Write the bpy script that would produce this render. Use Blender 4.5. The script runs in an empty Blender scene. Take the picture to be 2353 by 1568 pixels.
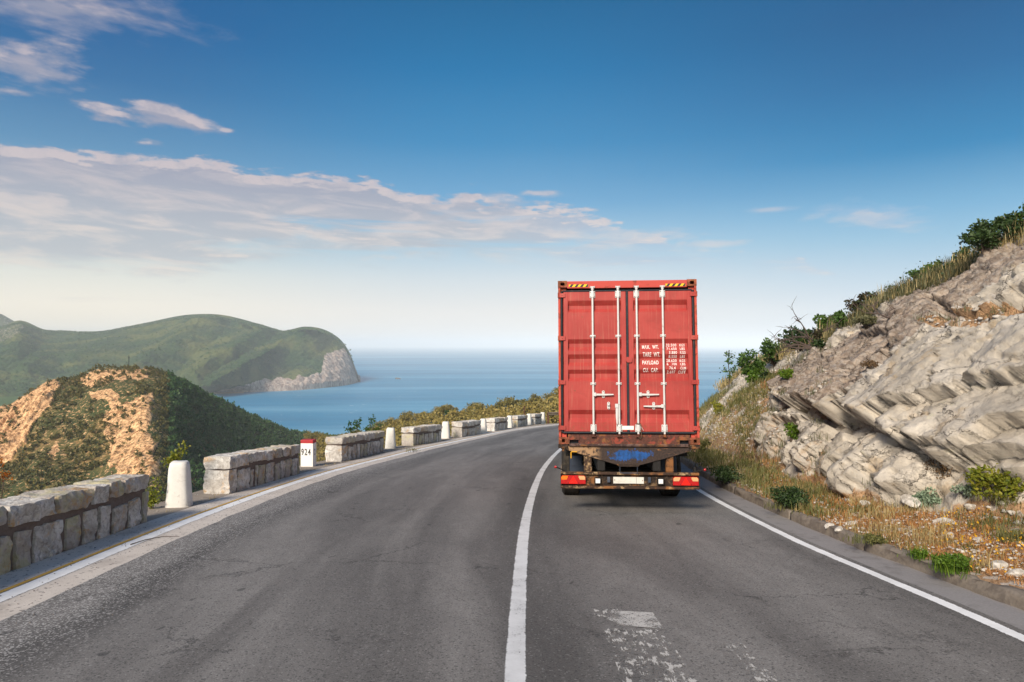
import bpy, bmesh, math, random
import numpy as np
from mathutils import Matrix, Vector
R = math.radians
random.seed(7)
rng = np.random.default_rng(11)
SC = bpy.context.scene
COL = SC.collection
# ------------------------------------------------------------------ camera
# the place: x to the right, y along the road, z up; the road falls 7.8 % away from the camera
SLOPE = 0.078
EYE = 2.0
F = 1569.0            # focal length in pixels of a 2353 px wide view (24 mm lens)
CX, HY = 1176.5, 792.0
cam_d = bpy.data.cameras.new('camera'); cam_d.lens = 24; cam_d.sensor_width = 36
cam_d.clip_start = 0.1; cam_d.clip_end = 400000
cam_d.shift_y = 8 / 2353
cam = bpy.data.objects.new('camera', cam_d); COL.objects.link(cam)
cam.location = (0, 0, EYE); cam.rotation_euler = (R(90), 0, 0)
SC.camera = cam
SC.view_settings.view_transform = 'Standard'; SC.view_settings.look = 'None'
SC.view_settings.exposure = 0.4; SC.view_settings.gamma = 1
SC.view_settings.use_curve_mapping = False
SC.cycles.max_bounces = 6; SC.cycles.diffuse_bounces = 2; SC.cycles.glossy_bounces = 2
SC.cycles.transparent_max_bounces = 12; SC.cycles.volume_bounces = 1
SC.cycles.use_adaptive_sampling = True
try: SC.cycles.use_denoising = True
except Exception: pass

def s2l(c):
    return tuple(((v/255)/12.92 if v/255 <= .04045 else ((v/255+.055)/1.055)**2.4) for v in c)
# ------------------------------------------------------------------ node helper
class NT:
    def __init__(s, nt): s.nt = nt; nt.nodes.clear()
    def n(s, typ, props=None, **inp):
        nd = s.nt.nodes.new(typ)
        for k, v in (props or {}).items(): setattr(nd, k, v)
        for k, v in inp.items():
            k2 = int(k[1:]) if k[0] == 'i' and k[1:].isdigit() else k.replace('_', ' ')
            s.put(nd.inputs[k2], v)
        return nd
    def put(s, sock, v):
        if hasattr(v, 'outputs'): v = v.outputs[0]
        if isinstance(v, bpy.types.NodeSocket): s.nt.links.new(v, sock)
        else:
            if isinstance(v, (tuple, list)) and len(v) == 3 and sock.type == 'RGBA': v = (*v, 1)
            sock.default_value = v
    def math(s, op, a, b=0.0, c=0.0, clamp=False):
        return s.n('ShaderNodeMath', {'operation': op, 'use_clamp': clamp}, i0=a, i1=b, i2=c)
    def vmath(s, op, a, b=(0, 0, 0)):
        return s.n('ShaderNodeVectorMath', {'operation': op}, i0=a, i1=b)
    def noise(s, vec, scale=5, detail=4, rough=.55, dist=0.0):
        return s.n('ShaderNodeTexNoise', None, Vector=vec, Scale=scale, Detail=detail, Roughness=rough, Distortion=dist)
    def ramp(s, fac, stops, interp='LINEAR'):
        nd = s.n('ShaderNodeValToRGB', None, Fac=fac); cr = nd.color_ramp; cr.interpolation = interp
        while len(cr.elements) > 1: cr.elements.remove(cr.elements[0])
        cr.elements[0].position = stops[0][0]; e0 = cr.elements[0]
        def c4(c): return (c, c, c, 1) if isinstance(c, (int, float)) else (*c, 1)
        e0.color = c4(stops[0][1])
        for p, c in stops[1:]: cr.elements.new(p).color = c4(c)
        return nd
    def mix(s, fac, a, b, mode='MIX'):
        nd = s.nt.nodes.new('ShaderNodeMix'); nd.data_type = 'RGBA'; nd.blend_type = mode
        s.put(nd.inputs[0], fac); s.put(nd.inputs[6], a); s.put(nd.inputs[7], b)
        return nd.outputs[2]
    def mapr(s, v, a, b, c=0.0, d=1.0, smooth=True):
        return s.n('ShaderNodeMapRange', {'interpolation_type': 'SMOOTHSTEP' if smooth else 'LINEAR'}, i0=v, i1=a, i2=b, i3=c, i4=d)
# ------------------------------------------------------------------ sun and sky
SUN_AZ, SUN_EL = 25.0, 34.0            # degrees left of straight behind the camera, above the horizon
sd = bpy.data.lights.new('sun', 'SUN'); sd.energy = 4.1; sd.angle = R(18); sd.color = (1.0, .87, .72)
so = bpy.data.objects.new('sun', sd); COL.objects.link(so)
sv = Vector((-math.sin(R(SUN_AZ))*math.cos(R(SUN_EL)), -math.cos(R(SUN_AZ))*math.cos(R(SUN_EL)), math.sin(R(SUN_EL))))
so.rotation_euler = sv.to_track_quat('Z', 'Y').to_euler()

world = bpy.data.worlds.new('World'); SC.world = world; world.use_nodes = True
def build_world():
    t = NT(world.node_tree)
    tc = t.n('ShaderNodeTexCoord').outputs['Generated']
    sky = t.n('ShaderNodeTexSky', {'sky_type': 'NISHITA', 'sun_disc': False, 'sun_elevation': R(SUN_EL),
              'sun_rotation': math.atan2(sv.x, sv.y), 'altitude': 150.0, 'dust_density': 1.5})
    sp = t.n('ShaderNodeSeparateXYZ', None, Vector=tc)
    x, y, z = sp.outputs
    az = t.math('ARCTAN2', x, y)              # 0 straight ahead, + to the right
    el = t.math('ARCSINE', z)
    def E(py, px=CX): return math.atan((792-py)/1569*math.cos(math.atan((px-CX)/1569)))
    def stops(l, px=CX): return [(max(0, min(1, E(py, px)/1.6)), s2l(c)) for py, c in l]
    eln = t.math('DIVIDE', el, 1.6, clamp=True)
    mid = t.ramp(eln, stops([(792, (238, 234, 228)), (720, (232, 230, 226)), (640, (205, 217, 224)), (560, (160, 196, 218)), (470, (108, 166, 207)),
                             (330, (52, 136, 188)), (160, (6, 114, 170)), (0, (0, 98, 150)), (-600, (0, 76, 136))]))
    right = t.ramp(eln, stops([(792, (212, 222, 230)), (700, (206, 218, 228)), (620, (178, 204, 222)), (540, (142, 188, 216)), (470, (112, 172, 210)),
                               (330, (20, 128, 182)), (160, (0, 102, 158)), (0, (0, 88, 142)), (-600, (0, 78, 132))], 2200))
    left = t.ramp(eln, stops([(792, (255, 246, 226)), (700, (250, 242, 226)), (620, (224, 226, 218)), (540, (178, 200, 208)), (450, (138, 174, 200)),
                              (330, (92, 144, 184)), (160, (48, 110, 162)), (0, (22, 92, 150)), (-600, (6, 76, 138))], 150))
    fr = t.mapr(az, 0.0, 0.6); fl = t.mapr(az, -0.05, -0.6)
    base = t.mix(fr, mid.outputs[0], right.outputs[0]); base = t.mix(fl, base, left.outputs[0])
    # a share of the physical sky keeps the part behind the camera plausible
    sk = t.vmath('SCALE', sky); sk.inputs['Scale'].default_value = 0.10
    back = t.ramp(eln, stops([(792, (240, 230, 210)), (600, (234, 226, 210)), (330, (220, 214, 202)), (0, (190, 196, 196)), (-800, (140, 168, 190)), (-6000, (30, 96, 158))]))
    base = t.mix(t.mapr(t.math('ABSOLUTE', az), 1.0, 2.3), base, back.outputs[0])
    base = t.mix(0.03, base, sk.outputs[0])
    # --- clouds
    ng = bpy.data.node_groups.new('cloud_density', 'ShaderNodeTree')
    ng.interface.new_socket('az', in_out='INPUT', socket_type='NodeSocketFloat')
    ng.interface.new_socket('el', in_out='INPUT', socket_type='NodeSocketFloat')
    ng.interface.new_socket('d', in_out='OUTPUT', socket_type='NodeSocketFloat')
    g = NT(ng); gi = g.n('NodeGroupInput'); go = g.n('NodeGroupOutput')
    a, e = gi.outputs['az'], gi.outputs['el']
    def A(px): return math.atan((px-CX)/1569)
    v = g.n('ShaderNodeCombineXYZ', None, X=g.math('MULTIPLY', a, 1.0), Y=g.math('MULTIPLY', e, 3.2), Z=0.0)
    vs = g.n('ShaderNodeCombineXYZ', None, X=g.math('MULTIPLY', g.math('ADD', a, g.math('MULTIPLY', e, 1.2)), 1.0), Y=g.math('MULTIPLY', e, 8.0), Z=3.0)
    n1 = g.noise(v, 9, 7, .6, .2).outputs[0]; n2 = g.noise(vs, 4.5, 7, .6, .5).outputs[0]; n3 = g.noise(v, 36, 4, .55).outputs[0]
    def curve(pts):  # piecewise value over azimuth, through a grey ramp (values 0..0.5 rad)
        xs = [(A(px), E(py, px)) for px, py in pts]
        return g.math('MULTIPLY', g.ramp(g.math('MULTIPLY_ADD', a, 0.6, 0.5), [(x_*0.6+.5, y_*2) for x_, y_ in xs]).outputs[0], 0.5)
    top = curve([(-300, 280), (0, 318), (130, 338), (350, 350), (500, 360), (600, 385), (800, 404), (930, 432), (1010, 448), (1090, 438), (1200, 456), (1330, 480), (1480, 520), (1600, 556), (1720, 566), (2000, 640)])
    bot = curve([(-300, 640), (0, 610), (400, 640), (700, 600), (900, 588), (1200, 580), (1500, 575), (1720, 570), (2000, 660)])
    # distance below the upper edge, roughened
    dt = g.math('ADD', g.math('SUBTRACT', top, e), g.math('MULTIPLY_ADD', n3, 0.036, -0.018))
    dt = g.math('ADD', dt, g.math('MULTIPLY_ADD', n1, 0.05, -0.025))
    up = g.mapr(dt, 0.0, 0.012).outputs[0]
    db = g.math('SUBTRACT', e, bot)
    lo = g.mapr(g.math('ADD', db, g.math('MULTIPLY_ADD', n2, 0.20, -0.085)), 0.0, 0.06).outputs[0]
    band = g.math('MULTIPLY', up, lo)
    thin = g.mapr(g.math('ADD', n2, g.math('MULTIPLY', dt, -0.9)), 0.10, 0.36).outputs[0]
    near = g.mapr(dt, 0.07, 0.035).outputs[0]
    band = g.math('MULTIPLY', band, g.math('MAXIMUM', thin, near))
    def blob(px, py, rx, ry, edge=1.0, tilt=0.0):
        du = g.math('DIVIDE', g.math('SUBTRACT', a, A(px)), rx/1569)
        dv = g.math('DIVIDE', g.math('ADD', g.math('SUBTRACT', e, E(py, px)), g.math('MULTIPLY', g.math('SUBTRACT', a, A(px)), tilt)), ry/1569)
        r2 = g.math('SQRT', g.math('ADD', g.math('MULTIPLY', du, du), g.math('MULTIPLY', dv, dv)))
        m = g.math('SUBTRACT', 1.0, r2)
        m = g.math('ADD', m, g.math('MULTIPLY_ADD', n1, 1.8*edge, -0.98*edge))
        m = g.math('ADD', m, g.math('MULTIPLY_ADD', n3, 0.8*edge, -0.4*edge))
        return m
    d = g.math('MULTIPLY', band, 0.95)
    for (px, py, rx, ry, k, tl, op) in [(130, 15, 330, 60, .9, -.05, .8), (60, 150, 150, 80, 1.5, -.1, .85), (235, 252, 85, 22, 1.5, .1, .95), (415, 274, 120, 28, 1.2, .2, .95),
                            (518, 300, 24, 8, 1.0, 0, .8), (340, 327, 44, 12, 1.5, 0, .75), (1250, 446, 70, 12, 1.2, 0, .7), (1768, 482, 75, 10, .5, 0, .5),
                            (2010, 498, 150, 36, 1.0, .14, .6), (1630, 562, 110, 14, .7, 0, .6), (1150, 470, 110, 34, .7, .1, .85), (30, 210, 50, 14, 1, 0, .7),
                            (220, 562, 240, 26, 1.2, .05, .55), (1450, 545, 200, 30, 1.0, .04, .6), (420, 540, 420, 34, 1.6, .1, .5)]:
        b = g.math('MULTIPLY', g.mapr(blob(px, py, rx, ry, k, tl), 0.0, 0.75 if ry < 40 else 1.1).outputs[0], op)
        d = g.math('MAXIMUM', d, b)
    # thin scattered cirrus for the rest of the sky, away from the framed part
    hi = g.math('MULTIPLY', g.mapr(g.math('ABSOLUTE', a), 0.9, 1.4).outputs[0], g.mapr(n2, 0.5, 0.75).outputs[0])
    hi = g.math('MULTIPLY', hi, g.mapr(e, 0.9, 0.1).outputs[0])
    d = g.math('MAXIMUM', d, g.math('MULTIPLY', hi, 0.6))
    g.put(go.inputs[0], g.math('MULTIPLY', d, g.mapr(e, 0.01, 0.09)))
    def G(azs, els):
        nd = t.nt.nodes.new('ShaderNodeGroup'); nd.node_tree = ng; t.put(nd.inputs[0], azs); t.put(nd.inputs[1], els); return nd.outputs[0]
    d0 = G(az, el); d1 = G(az, t.math('ADD', el, 0.012)); 
    lit = t.math('MULTIPLY', t.mapr(t.math('SUBTRACT', d0, d1), 0.1, 0.7), .85)
    low = t.mapr(el, 0.26, 0.10).outputs[0]
    body = t.mix(low, s2l((160, 160, 176)), s2l((186, 190, 196)))
    body = t.mix(t.mapr(az, -0.1, 0.3).outputs[0], body, s2l((168, 186, 210)))
    brt = t.mix(low, s2l((212, 196, 196)), s2l((230, 216, 206)))
    sv_ = t.n('ShaderNodeCombineXYZ', None, X=t.math('MULTIPLY', t.math('ADD', az, t.math('MULTIPLY', el, 1.6)), 1.0), Y=t.math('MULTIPLY', el, 5.0), Z=7.0)
    soft = t.mapr(t.noise(sv_, 9, 6, .62, .5).outputs[0], .42, .66).outputs[0]
    lit = t.math('MULTIPLY', lit, t.mapr(t.noise(tc, 30, 5, .6, .3).outputs[0], .30, .58, .35, 1.0)); lit = t.math('MAXIMUM', lit, t.math('MULTIPLY', soft, t.mapr(el, .26, .10, .40, .95)))
    cc = t.mix(lit, body, brt)
    fin = t.mix(t.math('MULTIPLY', d0, 0.92), base, cc)
    bg = t.n('ShaderNodeBackground', None, Color=fin, Strength=0.80)
    out = t.n('ShaderNodeOutputWorld', None, Surface=bg)
build_world()
world.cycles.sampling_method = 'MANUAL'; world.cycles.sample_map_resolution = 512

# ------------------------------------------------------------------ numpy noise
def _h(ix, iy, iz, s):
    n = (ix.astype(np.int64)*374761393 + iy.astype(np.int64)*668265263 + iz.astype(np.int64)*2147483647 + s*1274126177) & 0xFFFFFFFF
    n = ((n ^ (n >> 13))*1274126177) & 0xFFFFFFFF
    n = ((n ^ (n >> 15))*2246822519) & 0xFFFFFFFF
    return ((n ^ (n >> 16)) & 0xFFFFFF)/16777215.0
def vnoise(x, y, z=None, s=0):
    x = np.asarray(x, float); y = np.asarray(y, float); z = np.zeros_like(x) if z is None else np.asarray(z, float)
    i, j, k = np.floor(x), np.floor(y), np.floor(z); fx, fy, fz = x-i, y-j, z-k
    fx = fx*fx*(3-2*fx); fy = fy*fy*(3-2*fy); fz = fz*fz*(3-2*fz); r = 0
    for a in (0, 1):
        for b in (0, 1):
            for c in (0, 1):
                r = r + _h(i+a, j+b, k+c, s)*(fx if a else 1-fx)*(fy if b else 1-fy)*(fz if c else 1-fz)
    return r*2-1
def fbm(x, y, z=None, o=4, s=0, g=.5):
    r = 0; a = 1; f = 1; t = 0
    for i in range(o):
        r = r + a*vnoise(x*f, y*f, None if z is None else z*f, s+i*17); t += a; a *= g; f *= 2.03
    return r/t
def worley(x, y, s=0):
    """F1, F2, and the random id of the nearest cell"""
    i, j = np.floor(x), np.floor(y); f1 = np.full(x.shape, 9.); f2 = np.full(x.shape, 9.); idr = np.zeros(x.shape); cx = np.zeros(x.shape); cy = np.zeros(x.shape)
    for a in (-1, 0, 1):
        for b in (-1, 0, 1):
            px = i+a+_h(i+a, j+b, i*0, s); py = j+b+_h(i+a, j+b, i*0+1, s)
            d = np.hypot(px-x, py-y); r = _h(i+a, j+b, i*0+2, s); m = d < f1
            f2 = np.where(m, f1, np.minimum(f2, d)); idr = np.where(m, r, idr); cx = np.where(m, px, cx); cy = np.where(m, py, cy); f1 = np.where(m, d, f1)
    return f1, f2, idr, cx, cy
def sst(a, b, x):
    t = np.clip((x-a)/(b-a), 0, 1); return t*t*(3-2*t)

# ------------------------------------------------------------------ objects
def mesh(name, verts, faces, smooth=False):
    me = bpy.data.meshes.new(name)
    verts = np.asarray(verts, dtype=np.float32)
    if isinstance(faces, np.ndarray) and faces.ndim == 2:
        n, k = faces.shape
        me.vertices.add(len(verts)); me.vertices.foreach_set('co', verts.ravel())
        me.loops.add(n*k); me.loops.foreach_set('vertex_index', faces.ravel().astype(np.int32))
        me.polygons.add(n); me.polygons.foreach_set('loop_start', np.arange(0, n*k, k, dtype=np.int32))
        me.update(calc_edges=True); me.validate()
    else:
        me.from_pydata([tuple(map(float, v)) for v in verts], [], [list(map(int, f)) for f in faces]); me.update()
    if smooth: me.shade_smooth()
    return me
def link(name, me, mat=None, parent=None, loc=None, **props):
    o = bpy.data.objects.new(name, me); COL.objects.link(o)
    if mat is not None and me is not None and not me.materials:
        for m_ in (mat if isinstance(mat, (list, tuple)) else [mat]): me.materials.append(m_)
    if parent is not None: o.parent = parent
    if loc is not None: o.location = loc
    for k, v in props.items(): o[k] = v
    return o
def thing(name, label, category, loc=(0, 0, 0), group=None):
    o = bpy.data.objects.new(name, None); COL.objects.link(o); o.location = loc; o.empty_display_size = .2
    o['label'] = label; o['category'] = category
    if group: o['group'] = group
    return o
def tag(o, label, category=None, group=None):
    o['label'] = label
    if category: o['category'] = category
    if group: o['group'] = group
    return o
class MB:
    """collects simple solids into one mesh"""
    def __init__(s): s.bm = bmesh.new()
    def box(s, a, b, bev=0.0, seg=1, rot=None):
        c = [(a[i]+b[i])/2 for i in range(3)]; d = [abs(b[i]-a[i]) for i in range(3)]
        r = bmesh.ops.create_cube(s.bm, size=1, matrix=Matrix.Translation(c) @ (rot or Matrix.Identity(4)) @ Matrix.Diagonal((*d, 1)))
        if bev:
            es = list({e for v in r['verts'] for e in v.link_edges})
            bmesh.ops.bevel(s.bm, geom=es, offset=bev, segments=seg, affect='EDGES', profile=.6)
        return s
    def tube(s, pts, r, seg=10, cap=True):
        pts = [Vector(p) for p in pts]; rs = r if isinstance(r, (list, tuple)) else [r]*len(pts); rings = []
        for i, p in enumerate(pts):
            d = (pts[min(i+1, len(pts)-1)]-pts[max(i-1, 0)]).normalized()
            u = d.orthogonal().normalized() if i == 0 else (u-d*u.dot(d)).normalized(); w = d.cross(u)
            rings.append([s.bm.verts.new(p+(u*math.cos(2*math.pi*k/seg)+w*math.sin(2*math.pi*k/seg))*rs[i]) for k in range(seg)])
        for a, b in zip(rings, rings[1:]):
            for k in range(seg): s.bm.faces.new((a[k], a[(k+1) % seg], b[(k+1) % seg], b[k]))
        if cap: s.bm.faces.new(rings[0][::-1]); s.bm.faces.new(rings[-1])
        return s
    def prism(s, poly, lo, hi, axis=1):
        """poly in the two other axes, extruded along axis"""
        def p3(p, h):
            q = list(p); q.insert(axis, h); return q
        A = [s.bm.verts.new(p3(p, lo)) for p in poly]; B = [s.bm.verts.new(p3(p, hi)) for p in poly]
        n = len(poly); s.bm.faces.new(A); s.bm.faces.new(B[::-1])
        for i in range(n): s.bm.faces.new((A[i], B[i], B[(i+1) % n], A[(i+1) % n]))
        return s
    def sph(s, c, r, sub=2):
        bmesh.ops.create_icosphere(s.bm, subdivisions=sub, radius=r, matrix=Matrix.Translation(c)); return s
    def mesh(s, name, smooth=False):
        bmesh.ops.recalc_face_normals(s.bm, faces=s.bm.faces[:])
        me = bpy.data.meshes.new(name); s.bm.to_mesh(me); s.bm.free()
        if smooth:
            me.shade_smooth()
            try: me.set_sharp_from_angle(angle=R(35))
            except Exception: pass
        return me
    def obj(s, name, mat, parent=None, smooth=False, **k): return link(name, s.mesh(name, smooth), mat, parent, **k)

def gz(x, y): return -SLOPE*y
def W(px, py, Y):                       # world point seen at (px, py) when it stands Y metres ahead
    return np.array(((px-CX)/F*Y, Y, EYE+(HY-py)/F*Y))
def G(px, py):                          # the point of the road plane seen at (px, py)
    Y = EYE*F/((py-HY)-SLOPE*F); return np.array(((px-CX)/F*Y, Y, -SLOPE*Y))
def G4(px, py): return G(px/1.7408, py/1.7408)
def proj(P):
    P = np.asarray(P); return CX+F*P[..., 0]/P[..., 1], HY-F*(P[..., 2]-EYE)/P[..., 1]
def crom(pts, step=.5):                 # smooth curve through points, resampled evenly
    P = np.array(pts, float); Q = np.vstack([2*P[0]-P[1], P, 2*P[-1]-P[-2]]); out = []
    for i in range(1, len(Q)-2):
        t = np.linspace(0, 1, 24, endpoint=False)[:, None]
        a, b, c, d = Q[i-1], Q[i], Q[i+1], Q[i+2]
        out.append(.5*((2*b)+(c-a)*t+(2*a-5*b+4*c-d)*t**2+(3*b-a-3*c+d)*t**3))
    out.append(P[-1:]); C = np.vstack(out); L = np.r_[0, np.cumsum(np.hypot(*np.diff(C, axis=0)[:, :2].T))]
    s = np.arange(0, L[-1], step); return np.c_[[np.interp(s, L, C[:, k]) for k in range(P.shape[1])]].T
def normals2(C):                        # unit normal pointing to the right of travel
    T = np.gradient(C[:, :2], axis=0); T /= np.linalg.norm(T, axis=1)[:, None]; return np.c_[T[:, 1], -T[:, 0]]
def gridfaces(nr, nc):
    i = np.arange(nr-1)[:, None]*nc+np.arange(nc-1)[None, :]; i = i.ravel(); return np.c_[i, i+1, i+nc+1, i+nc]
# ------------------------------------------------------------------ materials
def newmat(name):
    m = bpy.data.materials.new(name); m.use_nodes = True; return m, NT(m.node_tree)
def finish(t, color, rough=.8, bump=None, bstr=.3, bdist=.02, metal=0.0, spec=.4, **kw):
    b = t.n('ShaderNodeBsdfPrincipled', None, Base_Color=color, Roughness=rough, Metallic=metal)
    b.inputs['Specular IOR Level'].default_value = spec
    for k, v in kw.items(): t.put(b.inputs[k.replace('_', ' ')], v)
    if bump is not None:
        bm_ = t.n('ShaderNodeBump', None, Strength=bstr, Distance=bdist, Height=bump); t.nt.links.new(bm_.outputs[0], b.inputs['Normal'])
    t.n('ShaderNodeOutputMaterial', None, Surface=b); return b
def simple(name, col, rough=.6, var=.15, scale=8, bstr=.15, metal=0.0, spec=.4, dirt=None, dirt_amt=.5, dscale=3, thr=(.5, .7), **kw):
    m, t = newmat(name); oc = t.n('ShaderNodeTexCoord').outputs['Object']
    n = t.noise(oc, scale, 6, .6)
    c = t.mix(n, tuple(v*(1-var) for v in col), tuple(min(1, v*(1+var)) for v in col))
    if dirt is not None:
        d = t.noise(oc, dscale, 8, .65, .4); f = t.mapr(d, thr[0], thr[1]).outputs[0]
        c = t.mix(t.math('MULTIPLY', f, dirt_amt), c, dirt)
    finish(t, c, rough, n, bstr, .01, metal, spec, **kw); return m

def mat_asphalt():
    m, t = newmat('asphalt'); tc = t.n('ShaderNodeTexCoord'); oc = tc.outputs['Object']; uv = t.n('ShaderNodeUVMap', {'uv_map': 'road'}).outputs[0]
    sp = t.n('ShaderNodeSeparateXYZ', None, Vector=uv); u, v = sp.outputs[0], sp.outputs[1]
    agg = t.noise(oc, 95, 4, .75).outputs[0]; agg2 = t.n('ShaderNodeTexVoronoi', None, Vector=oc, Scale=75.0).outputs[1]
    big = t.noise(t.n('ShaderNodeMapping', None, Vector=uv, Scale=(1.0, .12, 1)), 1.1, 6, .6, .6).outputs[0]
    med = t.noise(t.n('ShaderNodeMapping', None, Vector=oc, Scale=(1, .5, 1)), 3.2, 6, .65, .3).outputs[0]
    c = t.mix(t.mapr(big, .3, .7), (.118, .112, .108), (.215, .206, .198))
    c = t.mix(t.mapr(med, .3, .75), t.mix(.26, c, (.08, .076, .073)), c)
    # lanes: darker between the wheel paths, dark worn strip beside the centre line, pale stones along the shoulder
    lane = t.ramp(t.math('DIVIDE', u, 10.0), [(0, 1), (.045, 1), (.07, .62), (.13, 1), (.2, 1.12), (.28, 1.0), (.36, .98), (.44, 1.0), (.5, .74), (.545, .72), (.6, 1.0), (.68, 1.1), (.76, .98), (.84, 1.08), (.93, .95)])
    c = t.mix(1.0, c, lane.outputs[0], 'MULTIPLY')
    grain = t.math('MULTIPLY_ADD', agg, 2.4, -.20); c = t.mix(1.0, c, t.n('ShaderNodeCombineXYZ', None, X=grain, Y=grain, Z=grain).outputs[0], 'MULTIPLY')
    edgeu = t.mapr(u, 1.6, .3).outputs[0]
    vc = t.n('ShaderNodeSeparateColor', None, Color=agg2).outputs[0]
    st = t.math('GREATER_THAN', vc, t.math('MULTIPLY_ADD', edgeu, -.22, .965))
    c = t.mix(t.math('MULTIPLY', st, t.mapr(edgeu, 0, 1, .22, .7)), c, (.46, .45, .44))
    dk = t.math('LESS_THAN', vc, .10); c = t.mix(t.math('MULTIPLY', dk, .6), c, (.03, .03, .03))
    # cracks: distorted cell borders, only where a coarse mask lets them appear
    wv = t.vmath('ADD', oc, t.vmath('SCALE', t.noise(oc, 2.2, 6, .7).outputs[1])); wv.inputs[1].default_value = (0, 0, 0)
    nn = t.n('ShaderNodeVectorMath', {'operation': 'SCALE'}, i0=t.noise(oc, 1.8, 7, .7).outputs[1]); nn.inputs['Scale'].default_value = .9
    wv = t.vmath('ADD', oc, nn)
    vor = t.n('ShaderNodeTexVoronoi', {'feature': 'DISTANCE_TO_EDGE'}, Vector=t.n('ShaderNodeMapping', None, Vector=wv, Scale=(.55, 1.0, 1)), Scale=.8)
    mask = t.mapr(t.noise(oc, .45, 3, .5).outputs[0], .51, .59).outputs[0]
    crack = t.math('MULTIPLY', t.mapr(vor.outputs[0], .010, .003).outputs[0], mask)
    c = t.mix(t.math('MULTIPLY', crack, .6), c, (.025, .025, .025))
    pt = t.mapr(t.noise(t.n('ShaderNodeMapping', None, Vector=oc, Scale=(1, .6, 1)), 5.5, 2, .4).outputs[0], .73, .77).outputs[0]
    c = t.mix(t.math('MULTIPLY', pt, .6), c, (.035, .035, .035))
    h = t.math('SUBTRACT', agg, t.math('MULTIPLY', crack, 1.5))
    finish(t, c, .82, h, .55, .006, spec=.35); return m
def mat_shoulder():
    m, t = newmat('shoulder_concrete'); oc = t.n('ShaderNodeTexCoord').outputs['Object']
    a = t.noise(oc, 90, 3, .7).outputs[0]; b = t.noise(oc, 2.5, 6, .65, .4).outputs[0]
    c = t.mix(b, (.43, .385, .345), (.66, .61, .56)); g = t.math('MULTIPLY_ADD', a, .9, .55)
    c = t.mix(1.0, c, t.n('ShaderNodeCombineXYZ', None, X=g, Y=g, Z=g).outputs[0], 'MULTIPLY')
    v = t.n('ShaderNodeSeparateColor', None, Color=t.n('ShaderNodeTexVoronoi', None, Vector=oc, Scale=42.0).outputs[1]).outputs[0]
    c = t.mix(t.math('MULTIPLY', t.math('GREATER_THAN', v, .955), .7), c, (.09, .08, .08))
    d = t.mapr(t.noise(oc, 1.3, 5, .6).outputs[0], .52, .7).outputs[0]; c = t.mix(t.math('MULTIPLY', d, .4), c, (.2, .17, .15))
    finish(t, c, .9, a, .4, .006, spec=.25); return m
def mat_paint(name, col, wear=.5, under=(.17, .16, .155), edge=True, width=.2):
    """road paint: worn through to the surface below in flakes, more so along its edges"""
    m, t = newmat(name); oc = t.n('ShaderNodeTexCoord').outputs['Object']; uv = t.n('ShaderNodeUVMap', {'uv_map': 'road'}).outputs[0]
    u = t.n('ShaderNodeSeparateXYZ', None, Vector=uv).outputs[0]
    a = t.noise(oc, 55, 5, .75).outputs[0]; b = t.noise(oc, 3.0, 5, .7, .3).outputs[0]
    e = t.mapr(t.math('ABSOLUTE', t.math('SUBTRACT', u, .5)), .5, .30).outputs[0]
    v = t.math('ADD', t.math('MULTIPLY', a, .6), t.math('MULTIPLY_ADD', b, .4, 0)); 
    k = t.math('ADD', v, t.math('MULTIPLY_ADD', e, .35, -.35)) if edge else v
    worn = t.mapr(k, wear-.06, wear+.03).outputs[0]
    c = t.mix(t.mapr(b, .3, .7), tuple(x*.82 for x in col), col)
    bs = t.n('ShaderNodeBsdfPrincipled', None, Base_Color=c, Roughness=.7)
    bmp = t.n('ShaderNodeBump', None, Strength=.3, Distance=.004, Height=a); t.nt.links.new(bmp.outputs[0], bs.inputs['Normal'])
    tr = t.n('ShaderNodeBsdfTransparent'); mx = t.n('ShaderNodeMixShader', None, i0=worn, i1=tr, i2=bs)
    t.n('ShaderNodeOutputMaterial', None, Surface=mx); return m
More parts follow.
